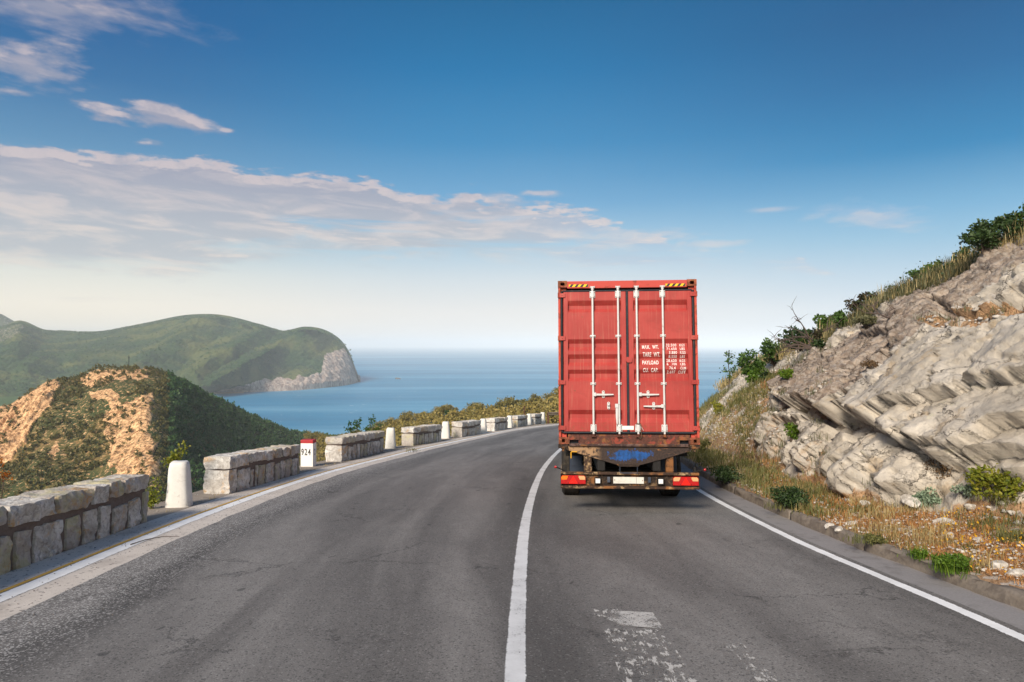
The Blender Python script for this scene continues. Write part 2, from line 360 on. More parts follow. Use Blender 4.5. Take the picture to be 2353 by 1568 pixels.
def mat_rock(name='limestone', terrain=False):
    """grey-white limestone, brown conglomerate where the mesh attribute 'zone' says so, soil and dry litter where 'soil' does"""
    m, t = newmat(name); oc = t.n('ShaderNodeTexCoord').outputs['Object']
    zone = t.n('ShaderNodeAttribute', {'attribute_name': 'zone'}).outputs['Fac']; soil = t.n('ShaderNodeAttribute', {'attribute_name': 'soil'}).outputs['Fac']
    n1 = t.noise(oc, .9, 8, .62, .3).outputs[0]; n2 = t.noise(oc, 5, 8, .7, .6).outputs[0]; n3 = t.noise(oc, 26, 6, .7).outputs[0]
    lime = t.mix(t.mapr(n1, .3, .7), (.42, .375, .31), (.69, .635, .55))
    lime = t.mix(t.mapr(n2, .40, .62), t.mix(.30, lime, (.20, .19, .18)), lime)
    lime = t.mix(t.math('MULTIPLY', t.mapr(t.noise(oc, 1.7, 6, .6, .5).outputs[0], .56, .68), .55), lime, (.46, .34, .20))
    lime = t.mix(t.math('MULTIPLY', t.mapr(t.noise(oc, 3.1, 6, .7).outputs[0], .60, .70), .5), lime, (.56, .53, .36))
    lime = t.mix(t.math('MULTIPLY', t.mapr(t.noise(oc, 2.3, 8, .75, .8).outputs[0], .58, .66), .25), lime, (.20, .19, .175))
    con = t.mix(t.mapr(n2, .35, .65), (.25, .195, .155), (.48, .40, .325))
    vz = t.n('ShaderNodeTexVoronoi', None, Vector=oc, Scale=16.0); peb = t.math('GREATER_THAN', t.n('ShaderNodeSeparateColor', None, Color=vz.outputs[1]).outputs[0], .70)
    con = t.mix(t.math('MULTIPLY', peb, .55), con, (.50, .45, .39)); con = t.mix(t.mapr(n3, .3, .7), t.mix(.4, con, (.10, .08, .07)), con)
    so = t.mix(t.mapr(n3, .35, .65), (.24, .14, .07), (.52, .33, .19)); so = t.mix(t.math('MULTIPLY', t.mapr(n1, .5, .7), .6), so, (.30, .25, .18))
    vs = t.n('ShaderNodeTexVoronoi', None, Vector=oc, Scale=11.0); gr = t.math('GREATER_THAN', t.n('ShaderNodeSeparateColor', None, Color=vs.outputs[1]).outputs[0], .86)
    so = t.mix(t.math('MULTIPLY', gr, .75), so, (.50, .46, .41))
    zf = t.mapr(t.math('ADD', zone, t.math('MULTIPLY_ADD', n2, .9, -.45)), .38, .62).outputs[0]
    sf = t.mapr(t.math('ADD', soil, t.math('MULTIPLY_ADD', n2, .9, -.45)), .40, .60).outputs[0]
    c = t.mix(zf, lime, con); c = t.mix(sf, c, so)
    # fine fissures
    nn = t.n('ShaderNodeVectorMath', {'operation': 'SCALE'}, i0=t.noise(oc, 2.0, 7, .7).outputs[1]); nn.inputs['Scale'].default_value = .8
    wv = t.vmath('ADD', t.n('ShaderNodeMapping', None, Vector=oc, Rotation=(.3, .5, .6), Scale=(.5, 1.0, 1.5)), nn)
    vo = t.n('ShaderNodeTexVoronoi', {'feature': 'DISTANCE_TO_EDGE'}, Vector=wv, Scale=1.15).outputs[0]
    vo2 = t.n('ShaderNodeTexVoronoi', {'feature': 'DISTANCE_TO_EDGE'}, Vector=wv, Scale=4.5).outputs[0]
    fis = t.math('MULTIPLY', t.mapr(vo, .014, .003), t.mapr(n1, .40, .55)); fis2 = t.math('MULTIPLY', t.mapr(vo2, .03, .005), t.mapr(t.noise(oc, 1.2, 3, .5).outputs[0], .52, .68))
    nosoil = t.math('SUBTRACT', 1.0, sf)
    c = t.mix(t.math('MULTIPLY', t.math('MULTIPLY', t.math('MAXIMUM', fis, t.math('MULTIPLY', fis2, .15)), nosoil), .75), c, (.055, .045, .04))
    h = t.math('ADD', t.math('MULTIPLY', n2, .7), t.math('MULTIPLY', n3, .35)); h = t.math('SUBTRACT', h, t.math('ADD', t.math('MULTIPLY', fis, .7), t.math('MULTIPLY', fis2, .35)))
    h = t.math('ADD', h, t.math('MULTIPLY', t.math('MULTIPLY', peb, zf), .12))
    finish(t, c, .88, h, .85, .07, spec=.25); return m
def mat_wallstone():
    m, t = newmat('wall_limestone'); oc = t.n('ShaderNodeTexCoord').outputs['Object']; oi = t.n('ShaderNodeObjectInfo').outputs['Random']
    w = t.n('ShaderNodeNewGeometry').outputs['Position']
    n1 = t.noise(w, 3.2, 7, .65, .5).outputs[0]; n2 = t.noise(w, 14, 7, .7, .8).outputs[0]; n3 = t.noise(w, 60, 4, .6).outputs[0]
    c = t.mix(t.mapr(n1, .35, .65), (.50, .475, .44), (.84, .825, .79))
    c = t.mix(t.mapr(n2, .38, .52), t.mix(.60, c, (.24, .215, .195)), c)
    c = t.mix(t.math('MULTIPLY', oi, .55), c, (.36, .31, .27))
    ye = t.math('MULTIPLY', t.mapr(oi, .62, .8), t.mapr(n1, .45, .6)); c = t.mix(t.math('MULTIPLY', ye, .6), c, (.46, .43, .22))
    orr = t.math('MULTIPLY', t.mapr(t.noise(w, 2.1, 5, .6, .3).outputs[0], .55, .62), t.mapr(n2, .40, .6)); c = t.mix(t.math('MULTIPLY', orr, .75), c, (.50, .28, .08))
    dk = t.mapr(t.noise(w, 6, 6, .7).outputs[0], .58, .72).outputs[0]; c = t.mix(t.math('MULTIPLY', dk, .45), c, (.16, .15, .14))
    finish(t, c, .88, t.math('ADD', n2, t.math('MULTIPLY', n3, .4)), 1.0, .035, spec=.25); return m
def mat_leaf(name, cols, rough=.55, trans=.25, scale=3.0):
    m, t = newmat(name); w = t.n('ShaderNodeNewGeometry'); oi = t.n('ShaderNodeObjectInfo').outputs['Random']
    n = t.noise(w.outputs['Position'], scale, 3, .6).outputs[0]
    f = t.math('ADD', t.math('MULTIPLY_ADD', w.outputs['Random Per Island'], .5, 0), t.math('MULTIPLY', n, .5))
    f = t.math('ADD', f, t.math('MULTIPLY_ADD', oi, .3, -.15))
    k = len(cols); c = t.ramp(f, [(.12+.76*i/(k-1), cc) for i, cc in enumerate(cols)]).outputs[0]
    b = t.n('ShaderNodeBsdfPrincipled', None, Base_Color=c, Roughness=rough); b.inputs['Specular IOR Level'].default_value = .3
    tl = t.n('ShaderNodeBsdfTranslucent', None, Color=c); mx = t.n('ShaderNodeMixShader', None, i0=trans, i1=b, i2=tl)
    t.n('ShaderNodeOutputMaterial', None, Surface=mx); return m
def mat_hill(name, scrub, rock, far=False, fs=.02, gold=None):
    m, t = newmat(name); oc = t.n('ShaderNodeTexCoord').outputs['Object']
    zone = t.n('ShaderNodeAttribute', {'attribute_name': 'rock'}).outputs['Fac']
    a = t.noise(oc, fs, 8, .65, .3).outputs[0]; b = t.noise(oc, fs*9, 6, .7).outputs[0]
    g = t.mix(t.mapr(t.math('ADD', t.math('MULTIPLY', a, .5), t.math('MULTIPLY', b, .5)), .38, .64), scrub[0], scrub[1])
    if gold: g = t.mix(t.math('MULTIPLY', t.mapr(t.noise(oc, fs*.35, 5, .6).outputs[0], .47, .62), .75), g, gold)
    st = t.noise(t.n('ShaderNodeMapping', None, Vector=oc, Rotation=(0, .35, .3), Scale=(1, 1, .35)), fs*7, 8, .75, .8).outputs[0]
    r = t.mix(t.mapr(st, .40, .60), rock[0], rock[1])
    zf = t.mapr(t.math('ADD', zone, t.math('MULTIPLY_ADD', b, 2.6, -1.3)), .38, .62).outputs[0]
    c = t.mix(zf, g, r)
    finish(t, c, .95, t.math('ADD', b, st), .9, .12/fs*.02*8, spec=.1); return m
M = {}
M['asphalt'] = mat_asphalt(); M['shoulder'] = mat_shoulder()
M['white_line'] = mat_paint('white_road_paint', (.84, .85, .86), .22)
M['centre_line'] = mat_paint('worn_white_road_paint', (.66, .67, .68), .40)
M['yellow_line'] = mat_paint('faded_yellow_road_paint', (.60, .36, .06), .36)
M['worn'] = mat_paint('remnant_road_paint', (.55, .54, .52), .52, edge=True)
M['rock'] = mat_rock(); M['wallstone'] = mat_wallstone()
M['mortar'] = simple('mortar', (.165, .135, .12), .95, .4, 30, .6, spec=.15, dirt=(.26, .23, .2), dirt_amt=.5, dscale=6)
M['whitewash'] = simple('whitewashed_concrete', (.70, .685, .65), .85, .14, 14, .45, spec=.2, dirt=(.33, .29, .25), dirt_amt=.55, dscale=7, thr=(.55, .72))
M['verge'] = simple('compacted_verge', (.27, .235, .20), .95, .35, 20, .6, spec=.15, dirt=(.15, .11, .085), dirt_amt=.6, dscale=2)
M['kerb'] = simple('kerb_concrete', (.21, .18, .15), .92, .35, 26, .7, spec=.2, dirt=(.13, .11, .095), dirt_amt=.8, dscale=4.5, thr=(.48, .62))
M['gutter'] = simple('gutter_concrete', (.25, .24, .24), .9, .3, 50, .5, spec=.2, dirt=(.13, .12, .115), dirt_amt=.6, dscale=3)
M['soil'] = simple('dry_soil', (.16, .12, .08), .95, .4, 6, .5, spec=.1, dirt=(.09, .10, .04), dirt_amt=.7, dscale=.4)
M['white'] = simple('white_paint', (.78, .78, .76), .6, .06, 12, .1, dirt=(.45, .42, .38), dirt_amt=.35, dscale=5, thr=(.55, .75))
M['redcap'] = simple('red_paint', (.40, .03, .035), .6, .15, 12, .1)
M['black'] = simple('black_lettering', (.02, .02, .02), .7, .2, 20, .1, dirt=(.5, .5, .48), dirt_amt=.8, dscale=45, thr=(.56, .6))
M['galv'] = simple('galvanised_steel', (.30, .25, .20), .5, .2, 10, .1, metal=.5, dirt=(.13, .06, .03), dirt_amt=.7, dscale=4, thr=(.5, .65))
M['rust_steel'] = simple('rusty_steel', (.10, .045, .028), .85, .3, 18, .3, dirt=(.05, .03, .025), dirt_amt=.6)
M['bark'] = simple('bark', (.09, .07, .055), .9, .3, 12, .5, spec=.1)
M['twig'] = simple('bare_twig', (.11, .085, .075), .9, .25, 12, .3, spec=.1)
M['pebble'] = simple('pebble', (.22, .2, .19), .9, .6, 9, .2, spec=.2)

# ------------------------------------------------------------------ sea
def build_sea():
    m, t = newmat('sea_water'); g = t.n('ShaderNodeNewGeometry').outputs['Position']
    mp = lambda s: t.n('ShaderNodeMapping', None, Vector=g, Rotation=(0, 0, .25), Scale=s)
    w1 = t.noise(mp((.6, 1.4, 1)), .10, 5, .65).outputs[0]; w2 = t.noise(mp((1, 1.5, 1)), .5, 3, .6).outputs[0]
    pat = t.noise(mp((.25, 1, 1)), .0012, 6, .6, .8).outputs[0]; pat3 = t.noise(mp((.10, 1, 1)), .0017, 5, .65, .6).outputs[0]; pat2 = t.noise(mp((.35, 1, 1)), .011, 5, .7, .4).outputs[0]
    c = t.mix(t.mapr(pat, .35, .7), (.010, .20, .37), (.035, .29, .47)); c = t.mix(t.mapr(pat2, .3, .7), t.mix(.28, c, (.003, .06, .17)), c)
    c = t.mix(t.math('MULTIPLY', t.mapr(w1, .35, .65), .25), c, (.03, .22, .42))
    c = t.mix(t.math('MULTIPLY', t.mapr(pat3, .50, .60), .75), c, (.13, .36, .53)); c = t.mix(t.math('MULTIPLY', t.mapr(pat3, .46, .36), .45), c, (.004, .10, .24))
    cap = t.math('MULTIPLY', t.mapr(t.noise(mp((.4, 1, 1)), .11, 3, .55).outputs[0], .70, .725), t.mapr(t.noise(mp((.5, .8, 1)), .03, 2, .5).outputs[0], .45, .55))
    c = t.mix(cap, c, (.75, .78, .8))
    h = t.math('ADD', t.math('MULTIPLY', w1, 1.6), t.math('MULTIPLY', w2, .4))
    finish(t, c, .42, h, .35, 1.2, spec=.30)
    n = 64; ang = np.linspace(0, 2*np.pi, n, endpoint=False); rr = [0.0, 300, 1000, 3000, 9000, 25000, 60000, 98000]
    V = [(0, 0, -150)]; Fc = []
    for r in rr[1:]: V += [(r*math.cos(a), r*math.sin(a), -150) for a in ang]
    for k in range(n): Fc.append((0, 1+k, 1+(k+1) % n))
    for j in range(len(rr)-2):
        for k in range(n): a = 1+j*n; Fc.append((a+k, a+n+k, a+n+(k+1) % n, a+(k+1) % n))
    link('sea', mesh('sea', V, Fc), m, kind='structure')
build_sea()

# ------------------------------------------------------------------ terrain sheets from contour tables
def sheet(cols, rows, nc, nr):
    """cols: azimuth stations, rows: list of (heights table, distances table) -> grid of points"""
    cols = np.array(cols, float); u = np.linspace(cols[0], cols[-1], nc); k = len(rows); PY = np.zeros((k, nc)); DY = np.zeros((k, nc))
    def sm(xs, ys, q):
        xs = np.array(xs, float); ys = np.array(ys, float); d = np.gradient(ys, xs); i = np.clip(np.searchsorted(xs, q)-1, 0, len(xs)-2)
        h = xs[i+1]-xs[i]; t = (q-xs[i])/h
        return (2*t**3-3*t**2+1)*ys[i]+(t**3-2*t**2+t)*h*d[i]+(-2*t**3+3*t**2)*ys[i+1]+(t**3-t**2)*h*d[i+1]
    for r, (py, dd) in enumerate(rows): PY[r] = sm(cols, py, u); DY[r] = sm(cols, dd, u)
    Z = EYE+(HY-PY)/F*DY; q = np.linspace(0, k-1, nr); kk = np.arange(k)
    Yg = np.zeros((nr, nc)); Zg = np.zeros((nr, nc))
    for c in range(nc): Yg[:, c] = sm(kk, DY[:, c], q); Zg[:, c] = sm(kk, Z[:, c], q)
    X = (u[None, :]-CX)/F*Yg
    return np.stack([X, Yg, Zg], -1), q[:, None]+np.zeros((1, nc)), u
def gridmesh(name, P, mat, attrs=None, smooth=True, **props):
    nr, nc = P.shape[:2]; me = mesh(name, P.reshape(-1, 3), gridfaces(nr, nc), smooth)
    for k, a in (attrs or {}).items():
        at = me.attributes.new(k, 'FLOAT', 'POINT'); at.data.foreach_set('value', np.asarray(a, np.float32).ravel())
    return link(name, me, mat, **props)
def poly_in(x, y, poly):
    P = np.array(poly, float); r = np.zeros(x.shape, bool); j = len(P)-1
    for i in range(len(P)):
        with np.errstate(divide='ignore', invalid='ignore'):
            c = ((P[i, 1] > y) != (P[j, 1] > y)) & (x < (P[j, 0]-P[i, 0])*(y-P[i, 1])/(P[j, 1]-P[i, 1])+P[i, 0])
        r ^= c; j = i
    return r

# near hill ------------------------------------------------------------
hc = [-300, 0, 108, 176, 220, 293, 350, 406, 458, 513, 567, 622, 663, 743, 820, 900]
r0y = [1010, 950, 882, 871, 852, 847, 850, 874, 903, 928, 957, 979, 995, 1006, 1016, 1028]
r0Y = [520, 530, 530, 528, 525, 520, 520, 540, 570, 600, 630, 660, 690, 720, 740, 760]
r1y = [1060, 1005, 930, 915, 900, 893, 900, 925, 955, 980, 1005, 1025, 1035, 1042, 1050, 1060]
r1Y = [470, 470, 470, 468, 465, 455, 448, 468, 500, 535, 570, 600, 630, 655, 670, 690]
r2y = [1110, 1060, 1010, 1000, 990, 982, 995, 1020, 1040, 1060, 1075, 1085, 1090, 1095, 1100, 1110]
r2Y = [420, 415, 410, 408, 405, 398, 388, 408, 440, 470, 500, 530, 555, 575, 590, 600]
r3y = [1200, 1150, 1130, 1125, 1120, 1118, 1125, 1130, 1135, 1140, 1145, 1150, 1150, 1150, 1155, 1160]
r3Y = [340, 335, 335, 335, 335, 332, 322, 340, 360, 390, 420, 445, 465, 480, 490, 500]
r4y = [1320]*16; r4Y = [250, 250, 250, 250, 250, 248, 245, 255, 268, 290, 310, 330, 345, 370, 385, 400]
rby = [y+90 for y in r0y]; rbY = [Y+130 for Y in r0Y]
rcy = [y+30 for y in r0y]; rcY = [Y+50 for Y in r0Y]
HP, hq, hu = sheet(hc, [(rby, rbY), (rcy, rcY), (r0y, r0Y), (r1y, r1Y), (r2y, r2Y), (r3y, r3Y), (r4y, r4Y)], 420, 330)
x, y = HP[..., 0].copy(), HP[..., 1].copy(); px, py = proj(HP)
am = 1-.75*np.exp(-((hq-2)/.3)**2)
rockz = np.zeros(px.shape)
cliff = poly_in(px+12*fbm(px/25, py/25), py, [(-60, 1000), (0, 935), (60, 895), (125, 868), (135, 890), (120, 925), (100, 950), (75, 985), (60, 1020), (20, 1060), (-60, 1090)])
face = poly_in(px+22*fbm(px/30, py/30, s=3), py+10*fbm(px/20, py/20, s=5), [(235, 912), (275, 930), (330, 905), (352, 900), (352, 1000), (365, 1080), (340, 1110), (255, 1100), (262, 1030), (245, 990), (250, 945), (225, 915)])
patch = poly_in(px+14*fbm(px/20, py/20, s=9), py+8*fbm(px/15, py/15, s=8), [(185, 862), (240, 850), (335, 848), (340, 866), (260, 876), (190, 880)]) | \
        poly_in(px+10*fbm(px/20, py/20, s=4), py, [(205, 905), (255, 898), (275, 912), (268, 926), (215, 922)]) | poly_in(px, py, [(108, 1040), (130, 1010), (138, 1030), (118, 1052)])
lowr = poly_in(px+14*fbm(px/18, py/18, s=2), py+10*fbm(px/15, py/15, s=6), [(360, 900), (400, 985), (425, 1090), (440, 1120), (350, 1120), (362, 1000)]) & (fbm(px/14, py/9, s=12) > .0)
rockz = np.where(cliff, .95, np.where(face, .72, np.where(patch, .78, np.where(lowr, .42, np.where(px < 365, .30, .05)))))
st = np.abs(fbm(x/9+HP[..., 2]/14, y/30, HP[..., 2]/22, o=4, s=21))
stv = np.abs(fbm((x+.4*HP[..., 2])/6, y*0, HP[..., 2]/60, o=4, s=22))
dz = am*(5.0*fbm(x/55, y/55, o=5, s=1)+1.9*fbm(x/12, y/12, o=4, s=2)) + np.where(cliff, (6*st+8*stv)*am, 0)+np.where(face, 3.6*np.abs(fbm(x/6, y/9, o=4, s=4))*am, 0)
HP[..., 2] += dz
from_hill = mat_hill('scrub_hillside', ((.035, .05, .016), (.09, .095, .035)), ((.22, .11, .05), (.84, .53, .28)), fs=.06, gold=(.26, .17, .065))  # rock tones warmed and brightened: some of the sunlight is in the colour
gridmesh('hill', HP, from_hill, {'rock': rockz}, kind='structure')
HILL_ROCK = rockz

# pine covered spur below the road ---------------------------------------
fc = [620, 743, 870, 900, 960, 1050, 1130, 1200, 1283, 1400, 1500, 1600, 1700]
f0y = [1032, 1024, 1006, 990, 980, 968, 961, 952, 938, 950, 968, 1000, 1040]; f0Y = [430, 410, 370, 350, 330, 310, 295, 285, 275, 265, 260, 255, 250]
f1y = [v+38 for v in f0y]; f1Y = [v-45 for v in f0Y]
f2y = [1110]*13; f2Y = [310, 300, 270, 255, 240, 225, 215, 205, 200, 195, 190, 190, 190]
f3y = [1300]*13; f3Y = [190, 180, 170, 160, 150, 140, 135, 130, 125, 120, 120, 120, 120]
fby = [v+110 for v in f0y]; fbY = [v+120 for v in f0Y]; fcy = [v+14 for v in f0y]; fcY = [v+35 for v in f0Y]
PP, pq, pu = sheet(fc, [(fby, fbY), (fcy, fcY), (f0y, f0Y), (f1y, f1Y), (f2y, f2Y), (f3y, f3Y)], 200, 160)
PP[..., 2] += 1.6*fbm(PP[..., 0]/22, PP[..., 1]/22, o=4, s=31)
gridmesh('wooded_spur', PP, mat_hill('pine_forest_floor', ((.04, .045, .015), (.10, .09, .03)), ((.2, .14, .08), (.3, .2, .1)), fs=.1), {'rock': np.zeros(PP.shape[:2])}, kind='structure')

# headland across the bay -------------------------------------------------
dc = [-500, -100, 0, 45, 100, 230, 330, 440, 500, 600, 650, 700, 720, 760, 790, 805, 815, 828]
d0y = [690, 728, 750, 737, 757, 761, 743, 723, 723, 746, 760, 751, 752, 765, 790, 815, 842, 874]
d0Y = [3700, 3700, 3650, 3650, 3650, 3600, 3550, 3450, 3400, 3250, 3150, 3050, 3000, 2950, 2900, 2870, 2850, 2790]
bY = [1900, 1900, 1950, 1980, 2000, 2060, 2100, 2140, 2150, 2190, 2230, 2290, 2330, 2430, 2530, 2600, 2680, 2757]
by = [HY+F*153.5/Y for Y in bY]
def lerp(a, b, t): return [p*(1-t)+q*t for p, q in zip(a, b)]
def rowz(t, k):  # row at fraction t, pulled up (k > 0) so that the hill is convex
    Yr = lerp(d0Y, bY, t); z0 = [EYE+(HY-a)/F*b for a, b in zip(d0y, d0Y)]; zr = [a*(1-t)+(-153.5)*t+k*math.sin(math.pi*t)*(a+153.5) for a in z0]
    return [HY-F*(z-EYE)/Yy for z, Yy in zip(zr, Yr)], Yr
db = ([HY+F*155/(Y+700) for Y in d0Y], [Y+700 for Y in d0Y])
DP, dq, du = sheet(dc, [db, rowz(0, 0), rowz(.3, .10), rowz(.62, .10), rowz(.88, .16), rowz(.965, .26), (by, bY)], 520, 300)
x, y, z = DP[..., 0].copy(), DP[..., 1].copy(), DP[..., 2].copy(); px, py = proj(DP); EYEP = np.array([0, 0, EYE])
wgt = sst(1.0, 1.5, dq)*sst(6.0, 5.2, dq)
rid = 1-np.abs(fbm((x+.55*y)/520, (y-.4*x)/1500, o=4, s=44)*2.2)
def spur(pts, wd, h):                    # a raised rib following a line on the hillside
    r = np.zeros(px.shape)
    for (a, b) in zip(pts, pts[1:]):
        a = np.array(a, float); b = np.array(b, float); d = b-a; t = np.clip(((px-a[0])*d[0]+(py-a[1])*d[1])/(d@d), 0, 1)
        s_ = (px-(a[0]+t*d[0]))*d[1]-(py-(a[1]+t*d[1]))*d[0]; s_ /= np.hypot(*d); di = np.hypot(px-(a[0]+t*d[0]), py-(a[1]+t*d[1]))
        r = np.maximum(r, np.where(s_ > 0, np.clip(1-di/(wd*3.4), 0, 1)**1.25, np.exp(-(di/wd)**2)))
    return h*r
px, py = px+7*fbm(px/45, py/45, o=3, s=55), py+7*fbm(px/45, py/45, o=3, s=56)
sp_ = np.maximum.reduce([spur([(712, 750), (670, 780), (610, 815), (545, 850), (480, 893)], 20, 110), spur([(560, 735), (600, 768), (560, 790), (510, 820), (450, 860)], 18, 85), spur([(480, 722), (440, 760), (400, 790), (340, 825), (300, 860)], 18, 80),
                         spur([(400, 728), (330, 762), (250, 790), (170, 815)], 15, 65), spur([(330, 742), (260, 760), (180, 778)], 12, 38), spur([(230, 760), (150, 800), (60, 840)], 16, 45), spur([(60, 745), (20, 800), (-60, 850)], 20, 50)])
DP[..., 2] += wgt*(12*(rid-.5)+7*fbm(x/150, y/150, o=5, s=45))
ft_ = worley(x/13, y/13, 47)[0]; ft2_ = worley(x/22+.5, y/22, 48)[0]; DP[..., 2] += wgt*(8*(1-ft_)+8*(1-ft2_))
DP += (EYEP-DP)/np.linalg.norm(DP-EYEP, axis=-1, keepdims=True)*(wgt*(sp_*2.6+6*(rid-.5)+16*fbm(x/170, y/170, o=4, s=46)))[..., None]
px, py = proj(DP)
cl = poly_in(px+6*fbm(px/12, py/12, s=50), py+5*fbm(px/10, py/10, s=51), [(480, 900), (540, 884), (600, 868), (640, 862), (700, 868), (742, 862), (736, 845), (752, 838), (748, 812), (770, 806), (790, 800), (800, 806), (850, 900), (600, 960), (470, 915)])
shy = np.interp(px, dc, by); thk = np.interp(px, [480, 494, 560, 622, 660, 700, 738, 748, 830], [0, 3, 16, 32, 28, 31, 38, 78, 90])
cl = cl & (px > 742) | ((py > shy-thk*(1+.35*fbm(px/16, py*0, o=3, s=54))) & (px > 478) & (px < 760) & (dq > 3))
cl = np.where(cl & (px > 470), 1.0, np.where(poly_in(px+6*fbm(px/9, py/9), py, [(-60, 760), (10, 742), (45, 737), (62, 750), (30, 775), (-40, 800)]), .36, 0.0))
DP[..., 2] += cl*wgt*10*np.abs(fbm(x/28, y/60, z/50, o=4, s=52))
cap_y = np.interp(du, dc, d0y)[None, :]+2.0+np.maximum(dq-1, 0)*7+2.0*fbm(x/60, y/60, o=3, s=53); cap_z = EYE+(HY-cap_y)/F*DP[..., 1]
DP[..., 2] = np.where(dq > 1.02, np.minimum(DP[..., 2], cap_z), DP[..., 2])
far_mat = mat_hill('wooded_headland', ((.008, .032, .015), (.045, .085, .028)), ((.20, .15, .13), (.47, .40, .35)), fs=.014, gold=(.12, .13, .04))
gridmesh('headland', DP, far_mat, {'rock': cl}, kind='structure')
# low ground behind the near hill, with the beach at its edge
vv = [(-2600, 700), (-300, 700), (-400, 900), (-630, 1400), (-920, 2050), (-1010, 2200), (-1400, 2700), (-2600, 2600)]
link('valley_floor', mesh('valley_floor', [(a, b, -148.6) for a, b in vv], [list(range(len(vv)))]), simple('field', (.055, .11, .03), .95, .35, .02, .1, spec=.1, dirt=(.10, .12, .04), dirt_amt=.6, dscale=.01), kind='structure')
bp = [W(462, 905, 2095), W(500, 905.5, 2098), W(560, 904, 2120), W(560, 901.5, 2180), W(500, 901, 2180), W(455, 899, 2180)]
for b_ in bp: b_[2] = -149.3
link('beach', mesh('beach', [tuple(b_) for b_ in bp], [list(range(6))]), simple('pale_beach', (.55, .5, .42), .95, .1, .1, .1, spec=.1), kind='structure')
# distant mountain at the left edge
mc = [-700, -300, -120, -60, 0, 25, 50, 90]; m0 = [800, 770, 742, 726, 723, 736, 750, 790]
def mrow(t): Yr = 4300*(1-t)+3800*t; return [HY-F*((EYE+(HY-a)/F*4300)*(1-t)+(-150)*t-EYE)/Yr for a in m0], [Yr]*8
MP, mq, mu = sheet(mc, [([HY+F*160/5000]*8, [5000]*8), mrow(0), mrow(.5), mrow(1)], 150, 90)
MP[..., 2] += sst(1, 1.4, mq)*12*fbm(MP[..., 0]/300, MP[..., 1]/300, o=5, s=61)
gridmesh('mountain', MP, mat_hill('far_mountain', ((.05, .07, .04), (.09, .11, .06)), ((.3, .27, .24), (.42, .38, .34)), fs=.008), {'rock': np.full(MP.shape[:2], .3)}, kind='structure')

# ------------------------------------------------------------------ the road
LC = crom([(-4.6, -14), (-4.85, -6), (-4.98, 0), (-5.08, 6), (-5.2, 9), (-5.26, 11.5), (-5.18, 15), (-4.95, 18), (-4.62, 20.5), (-4.15, 23.2), (-3.72, 25.8), (-1.89, 34.4), (.05, 42.6), (3.5, 51), (8.0, 56.3), (14, 60), (22, 62.6), (34, 64)])
CC = crom([(.25, -14), (.06, -6), (0, 0), (.02, 4.8), (.22, 11), (.66, 17), (1.17, 21.5), (1.82, 26), (3.05, 33.3), (4.9, 41), (7.9, 48.3), (12, 53), (18, 57), (26, 59.3), (36, 60.3)])
RC = crom([(4.6, -14), (4.45, -6), (4.34, 0), (4.24, 5.6), (4.1, 7.7), (3.96, 10), (4.03, 14.6), (4.5, 20), (5.4, 26), (6.9, 33), (8.9, 40), (11.8, 46.3), (16, 50.6), (22, 53.8), (29, 55.6), (37, 56)])
def resam(C, n):
    L = np.r_[0, np.cumsum(np.hypot(*np.diff(C[:, :2], axis=0).T))]; s = np.linspace(0, L[-1], n); return np.c_[np.interp(s, L, C[:, 0]), np.interp(s, L, C[:, 1])], s
def ribbon(name, A, B, mat, lift, nx=2, umap=None, parent=None, base=None, **props):
    n = 260; a, s = resam(A, n); b, _ = resam(B, n); t = np.linspace(0, 1, nx)[None, :, None]
    P = a[:, None, :]*(1-t)+b[:, None, :]*t; V = np.zeros((n, nx, 3)); V[..., :2] = P; V[..., 2] = -SLOPE*P[..., 1]+lift
    me = mesh(name, V.reshape(-1, 3), gridfaces(n, nx))
    uv = me.uv_layers.new(name='road'); li = np.zeros(len(me.loops), np.int32); me.loops.foreach_get('vertex_index', li)
    wd = np.linalg.norm(b-a, axis=1)[:, None] if umap is None else 1.0
    U = (np.linspace(0, 1, nx)[None, :]*wd)+np.zeros((n, nx)); Vv = s[:, None]+np.zeros((n, nx)); uvs = np.stack([U, Vv], -1).reshape(-1, 2)[li]
    uv.data.foreach_set('uv', uvs.astype(np.float32).ravel())
    return link(name, me, mat, parent, **props)
def off(C, d): return C[:, :2]+normals2(C)*(np.asarray(d)[:, None] if np.ndim(d) else d)
LN = off(LC, .5)
sN = np.arange(len(LN)); LN = off(LC, .50+.05*fbm(sN*.9, sN*0, o=3, s=3)+.02*fbm(sN*3.3, sN*0+5, o=2, s=3))
ribbon('road_shoulder', off(LC, -.62), off(LC, .75), M['shoulder'], 0.0, kind='structure')
ribbon('road', LN, off(RC, .16), M['asphalt'], .004, nx=12, kind='structure')
ribbon('edge_line', off(LC, -.11), off(LC, .12), M['white_line'], .0045, umap=1, kind='structure')
ribbon('yellow_line', off(LC, -.18), off(LC, -.108), M['yellow_line'], .008, umap=1, kind='structure')
ribbon('centre_line', off(CC, -.10), off(CC, .10), M['centre_line'], .008, umap=1, kind='structure')
ribbon('edge_line', off(RC, -.07), off(RC, .07), M['white_line'], .008, umap=1, kind='structure')
ribbon('gutter', off(RC, .16), off(RC, .62), M['gutter'], .001, kind='structure')
# outer ledge that carries the parapet
so_ = .62; LE = off(LC, -1.55+.12*fbm(sN*.5, sN*0+9, o=3, s=8))
ribbon('ledge', LE, off(LC, -so_), M['verge'], -.002, nx=4, kind='structure')
